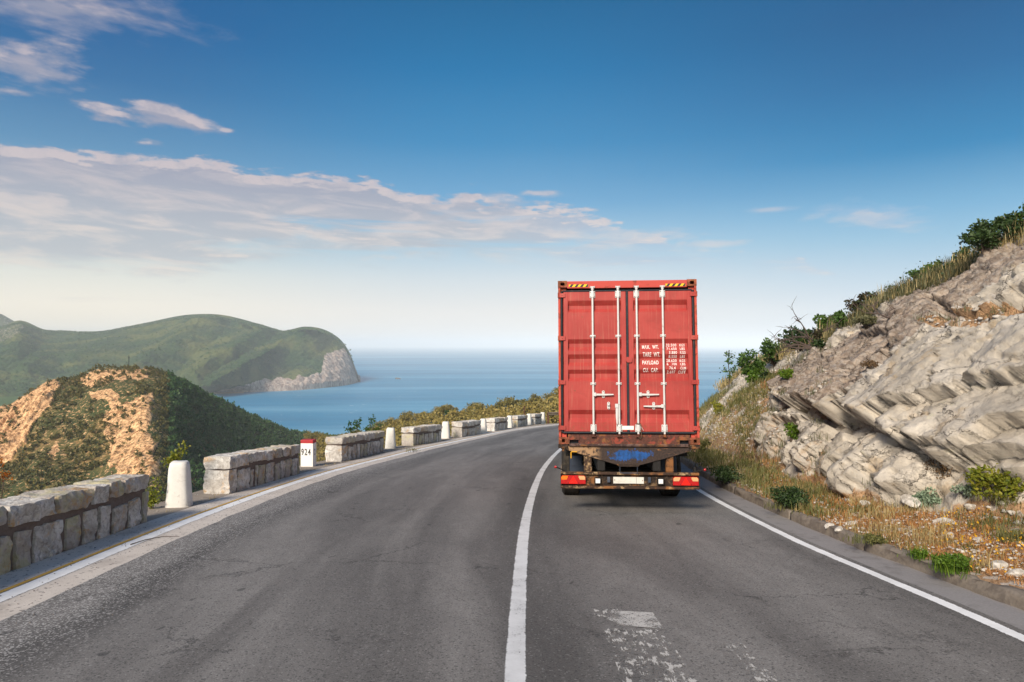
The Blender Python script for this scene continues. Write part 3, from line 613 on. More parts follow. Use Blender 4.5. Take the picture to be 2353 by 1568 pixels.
# worn remnants of an old arrow in the right lane
def decal(name, pts, mat, lift=.0085, **p):
    V = [G(a, b) for a, b in pts]; me = mesh(name, [(v[0], v[1], v[2]+lift) for v in V], [list(range(len(V)))])
    uv = me.uv_layers.new(name='road')
    for l in uv.data: l.uv = (.5, 0)
    return link(name, me, mat, **p)
m_, t_ = newmat('patchy_remnant_paint'); oc_ = t_.n('ShaderNodeTexCoord').outputs['Object']
a_ = t_.noise(t_.n('ShaderNodeMapping', None, Vector=oc_, Rotation=(0, 0, .12), Scale=(1.0, .22, 1)), 26, 5, .75).outputs[0]; b_ = t_.noise(oc_, 9, 5, .6).outputs[0]
k_ = t_.mapr(t_.math('ADD', t_.math('MULTIPLY', a_, .6), t_.math('MULTIPLY', b_, .4)), .515, .58)
t_.n('ShaderNodeOutputMaterial', None, Surface=t_.n('ShaderNodeMixShader', None, i0=k_, i1=t_.n('ShaderNodeBsdfTransparent'), i2=t_.n('ShaderNodeBsdfPrincipled', None, Base_Color=(.47, .46, .44), Roughness=.8)))
M['patchy'] = m_
M['remn'] = mat_paint('remnant_block_paint', (.49, .48, .46), .50, edge=False)
decal('worn_paint', [(1405, 1405), (1500, 1410), (1525, 1447), (1430, 1440), (1395, 1425)], M['remn'], kind='structure')
decal('worn_paint', [(1385, 1447), (1520, 1447), (1640, 1620), (1450, 1620)], M['patchy'], kind='structure')
decal('worn_paint', [(1650, 1470), (1700, 1475), (1800, 1575), (1770, 1600)], M['patchy'], kind='structure')
decal('worn_paint', [(1365, 1400), (1420, 1402), (1420, 1420), (1365, 1420)], M['patchy'], kind='structure')

# ------------------------------------------------------------------ hillside under the parapet
LEc = LE; n_ = 130; a_, s_ = resam(LEc, n_); T_ = np.gradient(a_, axis=0); T_ /= np.linalg.norm(T_, axis=1)[:, None]; N_ = np.c_[-T_[:, 1], T_[:, 0]]
offs = np.r_[0, .25, .8, 2, 4, 7, 11, 16, 23, 32, 44, 60, 80, 105, 135]; V = np.zeros((len(offs), n_, 3))
for i, o_ in enumerate(offs):
    V[i, :, :2] = a_+N_*o_; V[i, :, 2] = -SLOPE*a_[:, 1]-.004-(o_*.98 if o_ < 16 else 15.7+(o_-16)*.8)-(.25 if 0 < o_ <= .25 else 0)
V[..., 2] += np.minimum(1, offs[:, None]/6)*1.2*fbm(V[..., 0]/6, V[..., 1]/6, o=4, s=71)
V[:, :, 2] = np.maximum(V[:, :, 2], -152)
gridmesh('hillside', V, M['soil'], kind='structure')

# ------------------------------------------------------------------ rock slope on the right
KC_full = np.c_[off(RC, .66)]
ns, nt = 1150, 330
Kc, ks = resam(KC_full, ns)
# smooth the curve so that its offsets do not cross on the inside of the bend
ker = np.ones(61)/61
Kn = np.c_[np.convolve(np.pad(Kc[:, 0], 30, 'edge'), ker, 'valid'), np.convolve(np.pad(Kc[:, 1], 30, 'edge'), ker, 'valid')]
T_ = np.gradient(Kn, axis=0); T_ /= np.linalg.norm(T_, axis=1)[:, None]; NR = np.c_[T_[:, 1], -T_[:, 0]]
skx = [1560, 1632, 1650, 1700, 1764, 1850, 1939, 2010, 2074, 2130, 2190, 2250, 2305, 2353, 2600, 3000, 4500, 9000]
sky_ = [990, 945, 908, 868, 826, 790, 752, 712, 672, 650, 616, 590, 558, 526, 400, 220, -420, -2400]
ko = np.interp(Kc[:, 1], [-14, 5, 12, 17, 25, 38, 43, 46, 49, 53], [7.5, 7, 6.5, 6, 5.4, 4.3, 3.0, 2.2, 1.8, 1.5])
top2 = Kc+NR*ko[:, None]; zc = np.zeros(ns)
ux = CX+F*top2[:, 0]/np.maximum(top2[:, 1], .5)
vis = top2[:, 1] > 4.5
zc = np.where(vis, EYE+(HY-np.interp(ux, skx, sky_))/F*top2[:, 1], 0)
hgt = zc+SLOPE*Kc[:, 1]; i0 = np.argmax(vis); hgt[:i0] = hgt[i0]
iend = np.argmax(Kc[:, 1] > 46.5); tail = np.arange(ns) > iend; hgt[tail] = hgt[iend]*np.maximum(.5, 1-(ks[tail]-ks[iend])/22); hgt = np.convolve(np.pad(hgt, 20, 'edge'), np.ones(41)/41, 'valid')
tv = np.linspace(0, 1, nt)
tn = np.where(tv < .80, tv/.80, 1+(tv-.80)/.20*1.3)     # 0..1 foot to crest, then beyond it
toe = np.interp(Kc[:, 1], [0, 6, 8, 10, 11.5, 14, 20, 30, 40, 50], [.36, .36, .33, .24, .18, .19, .22, .22, .2, .15]); toeh = np.interp(Kc[:, 1], [0, 6, 8, 10, 11.5, 14, 20, 40], [.07, .07, .05, .03, .014, .03, .03, .05])
TT = tn[:, None]+np.zeros((1, ns)); S = ks[None, :]+0*TT
prof = np.where(TT < toe, toeh*(TT/toe), toeh+(1-toeh)*((TT-toe)/(1-toe))**.85)
prof = np.where(TT > 1, 1-.06*(TT-1)-.30*(TT-1)**2, prof)
RP = np.zeros((nt, ns, 3)); RP[..., :2] = Kc[None]+NR[None]*(ko[None, :, None]*TT[..., None])
RP[..., 2] = -SLOPE*Kc[None, :, 1]+.13+prof*(hgt-.13)[None, :]
du_ = np.gradient(RP, axis=1); dv_ = np.gradient(RP, axis=0); NN = np.cross(du_, dv_); NN /= np.linalg.norm(NN, axis=-1)[..., None]+1e-9; NN *= np.sign(NN[..., 2:3])
px, py = proj(np.where(RP[..., 1:2] > .6, RP, np.array([50., 1., 0.])))
Y_ = RP[..., 1]; tm = TT*ko[None, :]
rockw = sst(0, .05, TT-toe+.05*fbm(S*.7, tm*.7, o=3, s=81))*sst(1.04, .93, TT+.05*fbm(S*.6, tm*.6, o=3, s=82))
far_grass = sst(1790, 1690, px+40*fbm(S*.3, tm*.8, s=83))*sst(960, 1010, py+30*fbm(S*.4, tm, s=84)+np.clip(px-1640, 0, 200)*.25)
grassband = sst(.15, .5, fbm(S*.22+4, tm*.9, o=3, s=85)+.25)*sst(1900, 1780, px)*sst(.92, .55, TT)*.9
rockw *= 1-np.maximum(far_grass, grassband)*.95
# bedding: blocks elongated up-slope towards the camera's right
ang = R(131); sa = S*math.cos(ang)+tm*math.sin(ang); ta = -S*math.sin(ang)+tm*math.cos(ang)
wob = .35*fbm(S*.5, tm*.5, o=3, s=86)
def blocks(lx, ly, s, amp, tilt, crack, cw):
    f1, f2, idr, cx, cy = worley((sa+wob)/lx, (ta+wob)/ly, s); e = f2-f1
    h = amp*(idr-.5)+tilt*(((sa+wob)/lx-cx)*(_h((idr*1e4).astype(int), 0*f1.astype(int), 0*f1.astype(int), 5)-.5)+((ta+wob)/ly-cy)*(.9*_h((idr*1e4).astype(int), 0*f1.astype(int)+1, 0*f1.astype(int), 5)-.1))
    return h-crack*sst(cw, 0, e), idr
b1, id1 = blocks(2.9, .85, 3, .62, .40, .30, .07); b2, id2 = blocks(1.0, .30, 4, .26, .22, .14, .10); b3, id3 = blocks(.34, .15, 5, .09, .08, .05, .15)
# big smooth slab at the upper right and its undercut edge
edge_x = [1700, 1770, 1800, 1850, 1890, 1935, 1980, 2010, 2060, 2110, 2160, 2200, 2250, 2300, 2353, 2500, 3500]
edge_y = [840, 900, 930, 962, 966, 984, 1012, 1000, 1040, 1066, 1082, 1072, 1066, 1056, 1062, 1110, 1300]
ey = np.interp(px, edge_x, edge_y)+7*fbm(px/26, px*0, o=2, s=88)+7*fbm(px/40, py/40, o=2, s=90); d_e = ey-py        # > 0 above the edge
over = sst(-3, 5, d_e)*sst(1745, 1800, px); slabw = over*sst(1900, 1990, px-.35*d_e*0)*sst(760, 800, py+.35*(px-1960)-70)
slabw2 = poly_in(px, py, [(1950, 960), (2060, 870), (2200, 790), (2600, 690), (3600, 500), (3600, 1300), (2353, 1060), (2200, 1075), (2060, 1040)]).astype(float)
zonec = poly_in(px+16*fbm(px/20, py/20, s=91), py+12*fbm(px/18, py/18, s=92), [(1785, 905), (1850, 850), (1990, 770), (2100, 700), (2190, 640), (2600, 420), (3500, 100), (3500, 240), (2353, 640), (2200, 745), (2140, 800), (2040, 880), (1960, 950), (1900, 968)]).astype(float)*.85
zonec = np.maximum(zonec, .3*poly_in(px, py, [(2230, 760), (2353, 730), (2600, 690), (2600, 800), (2353, 790)]))
k1 = 1-.60*slabw2-.2*zonec
wedge = np.clip((ey-py)/120, 0, 1)
# the slabs one can tell apart, outlined on the slope face and raised by their own thickness, thicker along their lower edge
def z7(l): return [(1579.7+a/3.0325, 861.7+b/3.0325) for a, b in l]
def z8(l): return [(1579.7+a/3.0325, 430.8+b/3.0325) for a, b in l]
SLABS = [  # outline, thickness at the upper edge, at the lower edge
 (z8([(640, 1400), (1100, 1010), (1500, 770), (1560, 790), (1200, 1000), (900, 1240), (700, 1400)]), .12, .34),
 (z8([(730, 1430), (950, 1230), (1270, 1030), (1700, 770), (1900, 950), (1500, 1200), (1150, 1500), (950, 1580), (800, 1540)]), .30, .55),
 (z8([(1270, 1030), (1500, 880), (1680, 780), (1750, 850), (1560, 1060), (1350, 1090)]), .42, .60),
 (z8([(1500, 1200), (1780, 970), (1900, 1000), (1960, 1090), (1700, 1260), (1560, 1290)]), .40, .62),
 (z8([(1200, 1500), (1380, 1330), (1530, 1300), (1400, 1420), (1250, 1520)]), .5, .75),
 (z8([(1850, 830), (2000, 730), (2340, 520), (2700, 350), (2700, 650), (2340, 780), (2100, 940), (1960, 950)]), .2, .42),
 (z8([(1690, 760), (1900, 600), (2190, 440), (2340, 520), (2000, 720), (1860, 830)]), .05, .25),
 (z7([(630, 90), (700, -10), (1000, -180), (1180, -40), (1230, 200), (1110, 360), (940, 260), (830, 300), (700, 190)]), .50, .95),
 (z7([(670, 330), (740, 230), (830, 290), (900, 350), (800, 375)]), .30, .55),
 (z7([(385, 520), (640, 170), (690, 200), (650, 330), (690, 350), (560, 500), (440, 560)]), .38, .62),
 (z7([(440, 585), (560, 500), (700, 340), (720, 420), (600, 560), (520, 610)]), .20, .42),
 (z7([(320, 640), (420, 560), (520, 600), (460, 660), (350, 660)]), .1, .25),
 (z7([(520, 700), (560, 610), (780, 470), (840, 430), (830, 520), (700, 620), (640, 670)]), .12, .32),
 (z7([(790, 690), (850, 560), (820, 370), (960, 350), (1060, 410), (940, 560), (850, 650)]), .30, .55),
 (z7([(860, 755), (950, 600), (1080, 420), (1180, 450), (1100, 600), (1000, 700), (900, 745)]), .20, .40),
 (z7([(1030, 730), (1180, 480), (1330, 420), (1290, 520), (1240, 590), (1130, 680)]), .08, .26),
 (z7([(700, 790), (780, 700), (850, 760), (800, 800)]), .15, .3),
 (z7([(1060, 835), (1080, 720), (1240, 590), (1300, 620), (1290, 740), (1180, 840), (1110, 885)]), .34, .60),
 (z7([(1110, 900), (1200, 830), (1310, 720), (1420, 800), (1250, 905), (1190, 928)]), .20, .40),
 (z7([(1310, 700), (1300, 520), (1340, 420), (1480, 480), (1620, 580), (1740, 660), (1690, 740), (1640, 810), (1440, 835), (1400, 780)]), .14, .42),
 (z7([(1110, 360), (1230, 230), (1420, 90), (1560, -40), (1700, -150), (1900, -260), (2345, -300), (2700, -330), (2700, 100), (2345, 150), (2100, 180), (1900, 240), (1620, 290), (1450, 345), (1410, 405), (1200, 290)]), .62, .92),
 (z7([(1420, 405), (1600, 300), (1900, 250), (2110, 190), (2345, 165), (2700, 130), (2700, 420), (2345, 430), (2250, 450), (2200, 520), (2080, 570), (1980, 590), (1700, 560), (1690, 480), (1560, 510), (1440, 450)]), .50, .88),
 (z7([(1700, 500), (1900, 470), (2200, 520), (2345, 440), (2700, 430), (2700, 640), (2330, 600), (1980, 610), (1850, 645), (1740, 610)]), .36, .66),
 (z7([(1940, 650), (2080, 600), (2330, 605), (2600, 640), (2600, 740), (2330, 720), (2000, 745)]), .1, .3)]
wx = px+7*fbm(px/22, py/22, o=2, s=140)+.8*fbm(px/6, py/6, o=2, s=142); wy = py+7*fbm(px/22, py/22, o=2, s=141)+.8*fbm(px/6, py/6, o=2, s=143)
slab_h = np.full(px.shape, -.10); cover = np.zeros(px.shape, bool)
for k_s, (pl_, h0, h1) in enumerate(SLABS):
    m_in = poly_in(wx, wy, pl_); q_ = np.array(pl_); 
    lo_ = np.interp(px, np.sort(q_[:, 0]), [max(c_[1] for c_ in pl_ if abs(c_[0]-xx_) < 1e-6 or True and abs(c_[0]-xx_) < 45) for xx_ in np.sort(q_[:, 0])]); hi_ = np.interp(px, np.sort(q_[:, 0]), [min(c_[1] for c_ in pl_ if abs(c_[0]-xx_) < 45) for xx_ in np.sort(q_[:, 0])])
    tt_ = np.clip((py-hi_)/np.maximum(lo_-hi_, 12), 0, 1)
    slab_h = np.where(m_in, np.maximum(slab_h, h0+(h1-h0)*tt_), slab_h); cover |= m_in
e5a, e5b = worley((sa+wob)/1.7+3.3, (ta+.6*wob)/1.25, 9)[:2]; crk = sst(.045, 0, e5b-e5a)*.13
fine = -crk+k1*.32*b1+(1-.55*slabw2)*.8*b2+(1-.5*slabw2)*b3
disp = rockw*(np.where(cover, slab_h*.75+.62*fine, .75*fine+.12*b2)+.05*fbm(S*1.3, tm*1.3, o=5, s=93)+.030*fbm(S*9, tm*9, o=3, s=94)*(1+zonec))
def joint(pts, w=3.0, dpt=.22):
    r = np.zeros(px.shape)
    wx = px+5*fbm(px/14, py/14, o=3, s=97); wy = py+5*fbm(px/14, py/14, o=3, s=98)
    for a, b in zip(pts, pts[1:]):
        a = np.array(a, float); b = np.array(b, float); d = b-a; t = np.clip(((wx-a[0])*d[0]+(wy-a[1])*d[1])/(d@d), 0, 1); r = np.maximum(r, np.exp(-(np.hypot(wx-(a[0]+t*d[0]), wy-(a[1]+t*d[1]))/w)**2))
    return dpt*r
disp -= rockw*(joint([(1990, 985), (2060, 905), (2150, 850), (2230, 800)], 1.8, .22)+joint([(2130, 1060), (2150, 985), (2200, 930), (2210, 850), (2255, 790)], 1.5, .18)+joint([(2353, 905), (2250, 935), (2190, 985), (2080, 1000)], 1.6, .18)
               + joint([(2200, 830), (2290, 800), (2353, 770)], 1.5, .18)+joint([(2060, 1140), (2110, 1105), (2150, 1085)], 1.6, .12)
               + joint([(2190, 745), (2260, 715), (2353, 660)], 4, .3))
disp += (1-rockw)*(.07*fbm(S*1.1, tm*1.1, o=4, s=99)+.03*fbm(S*6, tm*6, o=2, s=100))*sst(0, .06, TT)
disp *= np.where(TT < .02, 0, 1)
RP0 = RP.copy(); outw = np.zeros_like(RP); outw[..., :2] = -NR[None]; DD = NN+.75*outw*.45*np.clip(disp, 0, 1)[..., None]; DD /= np.linalg.norm(DD, axis=-1, keepdims=True); RP = RP+DD*disp[..., None]
soil = 1-rockw; soil = np.maximum(soil, .9*poly_in(px+10*fbm(px/12, py/12, s=101), py, [(2150, 770), (2230, 740), (2353, 700), (2500, 650), (2500, 700), (2353, 760), (2290, 785), (2200, 790)]))
soil = np.maximum(soil, .45*sst(.0, .35, fbm(S*.8, tm*1.4, o=4, s=102))*(1-slabw2)*sst(.95, .5, TT)*(px < 1960))
gridmesh('rock_slope', RP, M['rock'], {'zone': zonec*(1-.5*soil), 'soil': soil}, smooth=False, kind='structure')
# land behind the crest so that nothing is paper thin
back = RP[-1]; dr_ = np.array([1, -.3, 0]); bk = np.stack([back, back+dr_*5+[0, 0, -4], back+dr_*25+[0, 0, -30], back+dr_*80+[0, 0, -110]])[:, ::6]
gridmesh('hillside', bk, M['soil'], kind='structure')
SPX, SPY = proj(np.where(RP[..., 1:2] > .6, RP, np.array([50., 1., 0.]))); 
def on_slope(qx, qy, tol=7, upto=None):
    """the slope point seen at (qx, qy), nearest one first"""
    d = np.hypot(SPX-qx, SPY-qy)+np.where(RP[..., 1] > 2, 0, 1e6)
    if upto: d = d+np.where(TT > upto, 1e5, 0)
    c = d < max(tol, d.min()*1.3); Yc = np.where(c, RP[..., 1], 1e9); i = np.unravel_index(np.argmin(Yc), Yc.shape); return Vector(RP[i]), Vector(NN[i])
# ------------------------------------------------------------------ kerb on the right
kerb = bpy.data.objects.new('kerb', None); COL.objects.link(kerb); kerb['kind'] = 'structure'; kerb['label'] = 'low weathered concrete kerb below the dry verge'
kc, ksl = resam(np.c_[off(RC, .60)], 800); kt = np.gradient(kc, axis=0); kt /= np.linalg.norm(kt, axis=1)[:, None]; kn = np.c_[kt[:, 1], -kt[:, 0]]
edges_k = [0]
while edges_k[-1] < ksl[-1]-3: edges_k.append(edges_k[-1]+random.uniform(2.2, 4.2))
for a, b in zip(edges_k, edges_k[1:]):
    n = 26; q = np.linspace(a+.005, b-.005, n); P = np.c_[np.interp(q, ksl, kc[:, 0]), np.interp(q, ksl, kc[:, 1])]; N = np.c_[np.interp(q, ksl, kn[:, 0]), np.interp(q, ksl, kn[:, 1])]
    prof = [(0, -.05), (.0, .05), (.012, .12), (.035, .145), (.08, .155), (.15, .15), (.17, .10), (.17, -.05)]; V = []
    for i in range(n):
        for j, (o_, h_) in enumerate(prof):
            w = .026*vnoise(q[i]*2.3, j*1.1, s=5)+.020*vnoise(q[i]*9, j*2.1, s=6); hh = h_*(1+.12*vnoise(q[i]*.6, 0.0, s=9)) if h_ > 0 else h_
            end = .004 if i in (0, n-1) and h_ > 0 else 0
            p = P[i]+N[i]*(o_+w*(h_ > 0)+end*(1 if o_ < .08 else -1)); V.append((p[0], p[1], -SLOPE*p[1]+hh+(w*.6 if h_ > .1 else 0)-end))
    Fk = gridfaces(n, len(prof)).tolist()+[list(range(len(prof)))[::-1], list(range((n-1)*len(prof), n*len(prof)))]
    link('kerb_stone', mesh('kerb_stone', V, Fk, True), M['kerb'], kerb)

# ------------------------------------------------------------------ parapet walls
def roughbox(w, d, h, seed, n=4, amp=.03, bev=.03, taper=0):
    """rock-faced block: w along the wall, d through it, h tall, base centre at the origin"""
    m = [max(2, round(n*w/.3)), max(2, n), max(2, round(n*h/.3))]; m = [min(12, v) for v in m]; V = {}; P = []; Fc = []
    def vid(i, j, k):
        if (i, j, k) not in V:
            V[(i, j, k)] = len(P); a = [i/m[0]*2-1, j/m[1]*2-1, k/m[2]*2-1]; q = [a[0]*w/2, a[1]*d/2, a[2]*h/2]
            bx = [max(0, abs(q[0])-(w/2-bev)), max(0, abs(q[1])-(d/2-bev)), max(0, abs(q[2])-(h/2-bev))]; L = math.sqrt(sum(v*v for v in bx))
            if L > bev: 
                for t in range(3): q[t] -= math.copysign(bx[t]*(1-bev/L), q[t])
            P.append(q)
        return V[(i, j, k)]
    for ax in range(3):
        u, v = [t for t in range(3) if t != ax]
        for sde in (0, m[ax]):
            for i in range(m[u]):
                for j in range(m[v]):
                    def c(a, b): q = [0, 0, 0]; q[ax] = sde; q[u] = a; q[v] = b; return vid(*q)
                    f = [c(i, j), c(i+1, j), c(i+1, j+1), c(i, j+1)]; Fc.append(f if (sde == 0) == (ax != 1) else f[::-1])
    P = np.array(P); nx = np.stack([fbm(P[:, 0]*9+seed*3.1, P[:, 1]*9, P[:, 2]*9+t*9, o=4, s=seed+t*7) for t in range(3)], -1)
    P += nx*np.array([amp*1.3, amp*2.3, amp*1.6]); P[:, 2] += h/2; P[:, :2] *= (1+taper*(P[:, 2:3]/h-.5))
    return mesh('block', P, Fc, False)
def wall(name_label, A, B, caps, body, H=.76, D=.5, near=4, seed=0, ends=(True, True)):
    """A, B: ends of the road-side foot; caps/body: joint positions along A-B (0..1)"""
    A = np.array(A, float); B = np.array(B, float); L = np.hypot(*(B-A)[:2]); d = (B-A)/L
    root = thing('parapet_wall', name_label, 'stone wall', tuple(A), 'rough stone parapet walls along the drop')
    yaw = math.atan2(d[1], d[0]); pitch = -math.asin(d[2]) if abs(d[2]) < 1 else 0
    root.rotation_euler = (0, pitch, yaw)
    capH = .245
    link('mortar_core', MB().box((.07, .016, -.12), (L-.07, D-.016, H-capH*.55), .01).mesh('mortar_core'), M['mortar'], root)
    link('mortar_bed', MB().box((.06, .01, H-capH-.05), (L-.06, D-.01, H-.06), .012).mesh('mortar_bed'), M['mortar'], root)
    rr = random.Random(seed)
    for i, (a, b) in enumerate(zip(caps, caps[1:])):
        w = (b-a)*L-.045; h = capH+rr.uniform(-.035, .02)
        o = link('cap_stone', roughbox(w, D+.07, h, seed*31+i, near, .030, .032), M['wallstone'], root, ((a+b)/2*L, D/2, H-h+rr.uniform(-.012, .008)))
        o.rotation_euler = (rr.uniform(-.02, .02), 0, 0)
    hb = H-capH-.045
    for i, (a, b) in enumerate(zip(body, body[1:])):
        w = (b-a)*L-.085; h = hb+rr.uniform(-.09, -.01)
        if (i == 0 and ends[0]) or (i == len(body)-2 and ends[1]):
            h = hb+.015; w += .01
        o = link('wall_stone', roughbox(max(w, .05), D+.05+rr.uniform(-.015, .02), h+.02, seed*57+i+9, near, .026, .022), M['wallstone'], root, ((a+b)/2*L, D/2, -.02))
        o.rotation_euler = (0, rr.uniform(-.015, .015), rr.uniform(-.015, .015))
    return root
def px_joints(A, B, xs):                     # joint positions read off where sight lines cross the wall foot
    A = np.array(A[:2]); B = np.array(B[:2]); d = B-A; out = []
    for x4 in xs:
        u = (x4-2048)/2731; t = (u*A[1]-A[0])/(d[0]-u*d[1]); out.append(float(t))
    return out
def rnd_joints(n, seed, jit=.35):
    rr = random.Random(seed); w = [1+rr.uniform(-jit, jit) for _ in range(n)]; s = sum(w); c = [0]
    for v in w: c.append(c[-1]+v/s)
    c[-1] = 1; return c
LFT = 'rough limestone parapet wall '
e1 = G4(589, 2084); d1 = G4(0, 2299)-e1; A1 = e1+d1/np.linalg.norm(d1)*6.2
xs = [None]+[(v/2.751) for v in (32, 572, 983, 1175, 1320)]
A1w = e1+(d1/np.linalg.norm(d1))*6.0
cj = [0, .12, .25, .38]; 
pj = px_joints(A1w, e1, [v/2.751 for v in (48, 572, 983, 1173, 1320)]); cj = [0, .14, .30, pj[0]-.12*(pj[1]-pj[0])*2]+pj+[1]; cj = sorted(cj)
qj = px_joints(A1w, e1, [v/2.751 for v in (120, 340, 692, 892, 1060, 1218, 1400, 1552)]); bj = [0, .08, .16, .25, .33, .42, .50]; bj = [v for v in bj if v < qj[0]-.04]+qj+[1]
wall(LFT+'nearest the camera, running out of the left edge', A1w, e1, cj, bj, near=6, seed=1)
z4 = lambda v: 750+v/2.941
def mk(lbl, a, b, caps=None, body=None, nc=6, nb=9, near=4, seed=2):
    A, B = G4(*a), G4(*b)
    c = [0]+px_joints(A, B, caps)+[1] if caps else rnd_joints(nc, seed); bo = [0]+px_joints(A, B, body)+[1] if body else rnd_joints(nb, seed+50)
    return wall(lbl, A, B, c, bo, near=near, seed=seed)
mk(LFT+'between the nearest white post and the red-topped kilometre stone', (906, 1977.4), (1197, 1894), [z4(v) for v in (705, 918, 1010, 1110, 1192, 1248)], [z4(v) for v in (575, 730, 788, 822, 914, 1020, 1085, 1142, 1220, 1288)], near=5, seed=2)
mk(LFT+'just beyond the kilometre stone, green shoots rising behind', (1362, 1848), (1535, 1806), [z4(v) for v in (1918, 1966, 2064, 2098, 2138, 2200, 2232)], [z4(v) for v in (1880, 1922, 1945, 1988, 2030, 2066, 2105, 2140, 2180, 2262)], near=4, seed=3)
mk(LFT+'fourth in the row, with a weed growing at its near foot', (1649, 1784), (1766.5, 1765), nc=4, nb=10, near=3, seed=4)
mk(LFT+'fifth in the row, between the third and fourth tapered white posts', (1844, 1750), (1923, 1736), nc=3, nb=9, near=3, seed=5)
mk(LFT+'sixth in the row, short and whitish, third from the far end', (1976, 1726), (2030, 1716.4), nc=3, nb=8, near=2, seed=6)
mk(LFT+'with a grey cement end block, thin dark pole rising behind', (2067.5, 1709.5), (2110, 1702), nc=4, nb=8, near=2, seed=7)
mk(LFT+'farthest of the row, last before the guardrail', (2138, 1698), (2166, 1692.5), nc=3, nb=7, near=2, seed=8)

# ------------------------------------------------------------------ white posts and the kilometre stone
def post_mesh(seed, w0=.46, w1=.33, h=.82):
    n, k = 20, 9; V = []; 
    for i in range(k):
        t = [0, .02, .12, .3, .5, .7, .88, .97, 1.0][i]; w = w0+(w1-w0)*t; ins = .03 if t == 1 else .008 if t > .95 else 0
        for j in range(n):
            a = 2*math.pi*j/n+math.pi/4; c, s_ = math.cos(a), math.sin(a); e = .55
            p = (math.copysign(abs(c)**e, c), math.copysign(abs(s_)**e, s_)); r = w/2-ins+.008*vnoise(c*2+seed, s_*2+t*5, s=seed)
            V.append((p[0]*r*.96, p[1]*r*.96, h*t+(.012*vnoise(c*1.5, s_*1.5, s=seed+3) if t > .9 else 0)-(.1 if i == 0 else 0)))
    V.append((0, 0, h)); Fc = [(i*n+j, i*n+(j+1) % n, (i+1)*n+(j+1) % n, (i+1)*n+j) for i in range(k-1) for j in range(n)]+[((k-1)*n+j, (k-1)*n+(j+1) % n, k*n) for j in range(n)]
    return mesh('guard_post', V, Fc, True)
posts = [((695, 2031), 'thick tapered white concrete post nearest the camera, beside the first wall', 1.0),
         ((1558, 1795), 'tapered white concrete post with a small hole, between third and fourth walls', .98),
         ((1781, 1755), 'tapered white concrete post between fourth and fifth parapet walls', 1.0), ((1932, 1733), 'tapered white concrete post between fifth and sixth parapet walls', .98),
         ((2038, 1712), 'tapered white concrete post between sixth wall and cement-ended wall', .98), ((2116, 1699.5), 'small white post next to the thin dark pole', .98), ((2171, 1691), 'farthest white post, at the end of the last wall', 1.0)]
for i, ((a, b), lb, sc) in enumerate(posts):
    p = G4(a, b); o = link('guard_post', post_mesh(i+1), M['whitewash'], None, (p[0], p[1]+.2, p[2]-.0156)); tag(o, lb, 'post', 'white posts between the parapet walls')
    o.rotation_euler = (0, random.uniform(-.01, .01), [.2, .05, -.1, -.2, -.2, -.3, -.3][i]); o.scale = (sc, sc, sc)
def textmesh(txt, size, sx=1.0, thick=0.0, space=1.0, off_=0.0):
    cu = bpy.data.curves.new('text', 'FONT'); cu.body = txt; cu.size = size; cu.space_character = space; cu.offset = off_; cu.resolution_u = 3; cu.extrude = thick
    o = bpy.data.objects.new('tmp_text', cu); COL.objects.link(o); bpy.context.view_layer.update()
    dg = bpy.context.evaluated_depsgraph_get(); me = bpy.data.meshes.new_from_object(o.evaluated_get(dg)); bpy.data.objects.remove(o); bpy.data.curves.remove(cu)
    co = np.zeros(len(me.vertices)*3); me.vertices.foreach_get('co', co); co = co.reshape(-1, 3)
    if len(co): co[:, 0] -= co[:, 0].min()
    co[:, 0] *= sx; me.vertices.foreach_set('co', co.ravel()); me.update(); me.name = 'lettering'; return me, (co[:, 0].max() if len(co) else 0), (co[:, 1].max() if len(co) else 0)
p = G4(1229, 1867); km = thing('kilometre_stone', 'square white kilometre stone with a dark red top and black 924', 'milestone', (p[0], p[1]+.12, p[2]))
km.rotation_euler = (0, 0, R(-6))
MB().box((-.185, -.13, -.05), (.185, .13, .675), .008, 2).obj('stone', M['white'], km)
MB().box((-.188, -.133, .672), (.188, .133, .772), .012, 2).obj('red_cap', M['redcap'], km)
tm_, tw, th = textmesh('924', .25, .62, space=1.22, off_=.006); o = link('lettering', tm_, M['black'], km, (-.165+.0, -.1325, .335)); o.rotation_euler = (R(90), 0, 0); o.scale = (.285/tw, .185/th, 1)
tm_, tw, th = textmesh('2', .22, .5, off_=.006); o = link('lettering', tm_, M['black'], km, (.1875, -.02, .33)); o.rotation_euler = (R(90), 0, R(90)); o.scale = (.07/tw, .17/th, 1)

# thin dark pole and the guardrails
p = G4(2101, 1697); o = MB().tube([(0, 0, -.1), (0, 0, 1.38)], .045, 8).obj('rusty_pole', M['rust_steel'], None, True, loc=(p[0]-.1, 50.6, -SLOPE*50.6)); tag(o, 'thin rusty dark pole standing up behind the cement-ended wall', 'pole')
def wbeam(P0, P1, name='rail'):
    prof = [(-.02, 0), (-.02, .03), (.045, .07), (.045, .11), (-.02, .155), (.045, .20), (.045, .24), (-.02, .28), (-.02, .31)]
    P0, P1 = Vector(P0), Vector(P1); d = (P1-P0).normalized(); n = Vector((d.y, -d.x, 0)).normalized(); V = []
    for P in (P0, P1):
        for o_, h in prof+[(a-.006, b) for a, b in prof[::-1]]: V.append(P+n*o_+Vector((0, 0, h)))
    k = len(prof)*2; return mesh(name, V, [(i, (i+1) % k, k+(i+1) % k, k+i) for i in range(k)]+[list(range(k))[::-1], list(range(k, 2*k))])
gr = thing('guardrail', 'weathered steel guardrail on rusty posts at the far bend', 'guardrail', (0, 0, 0))
gp = [(3.15, 59.6), (6.9, 61.6), (11, 63.2), (15, 64.5), (19, 65.4), (23.5, 66.1), (28, 66.6)]
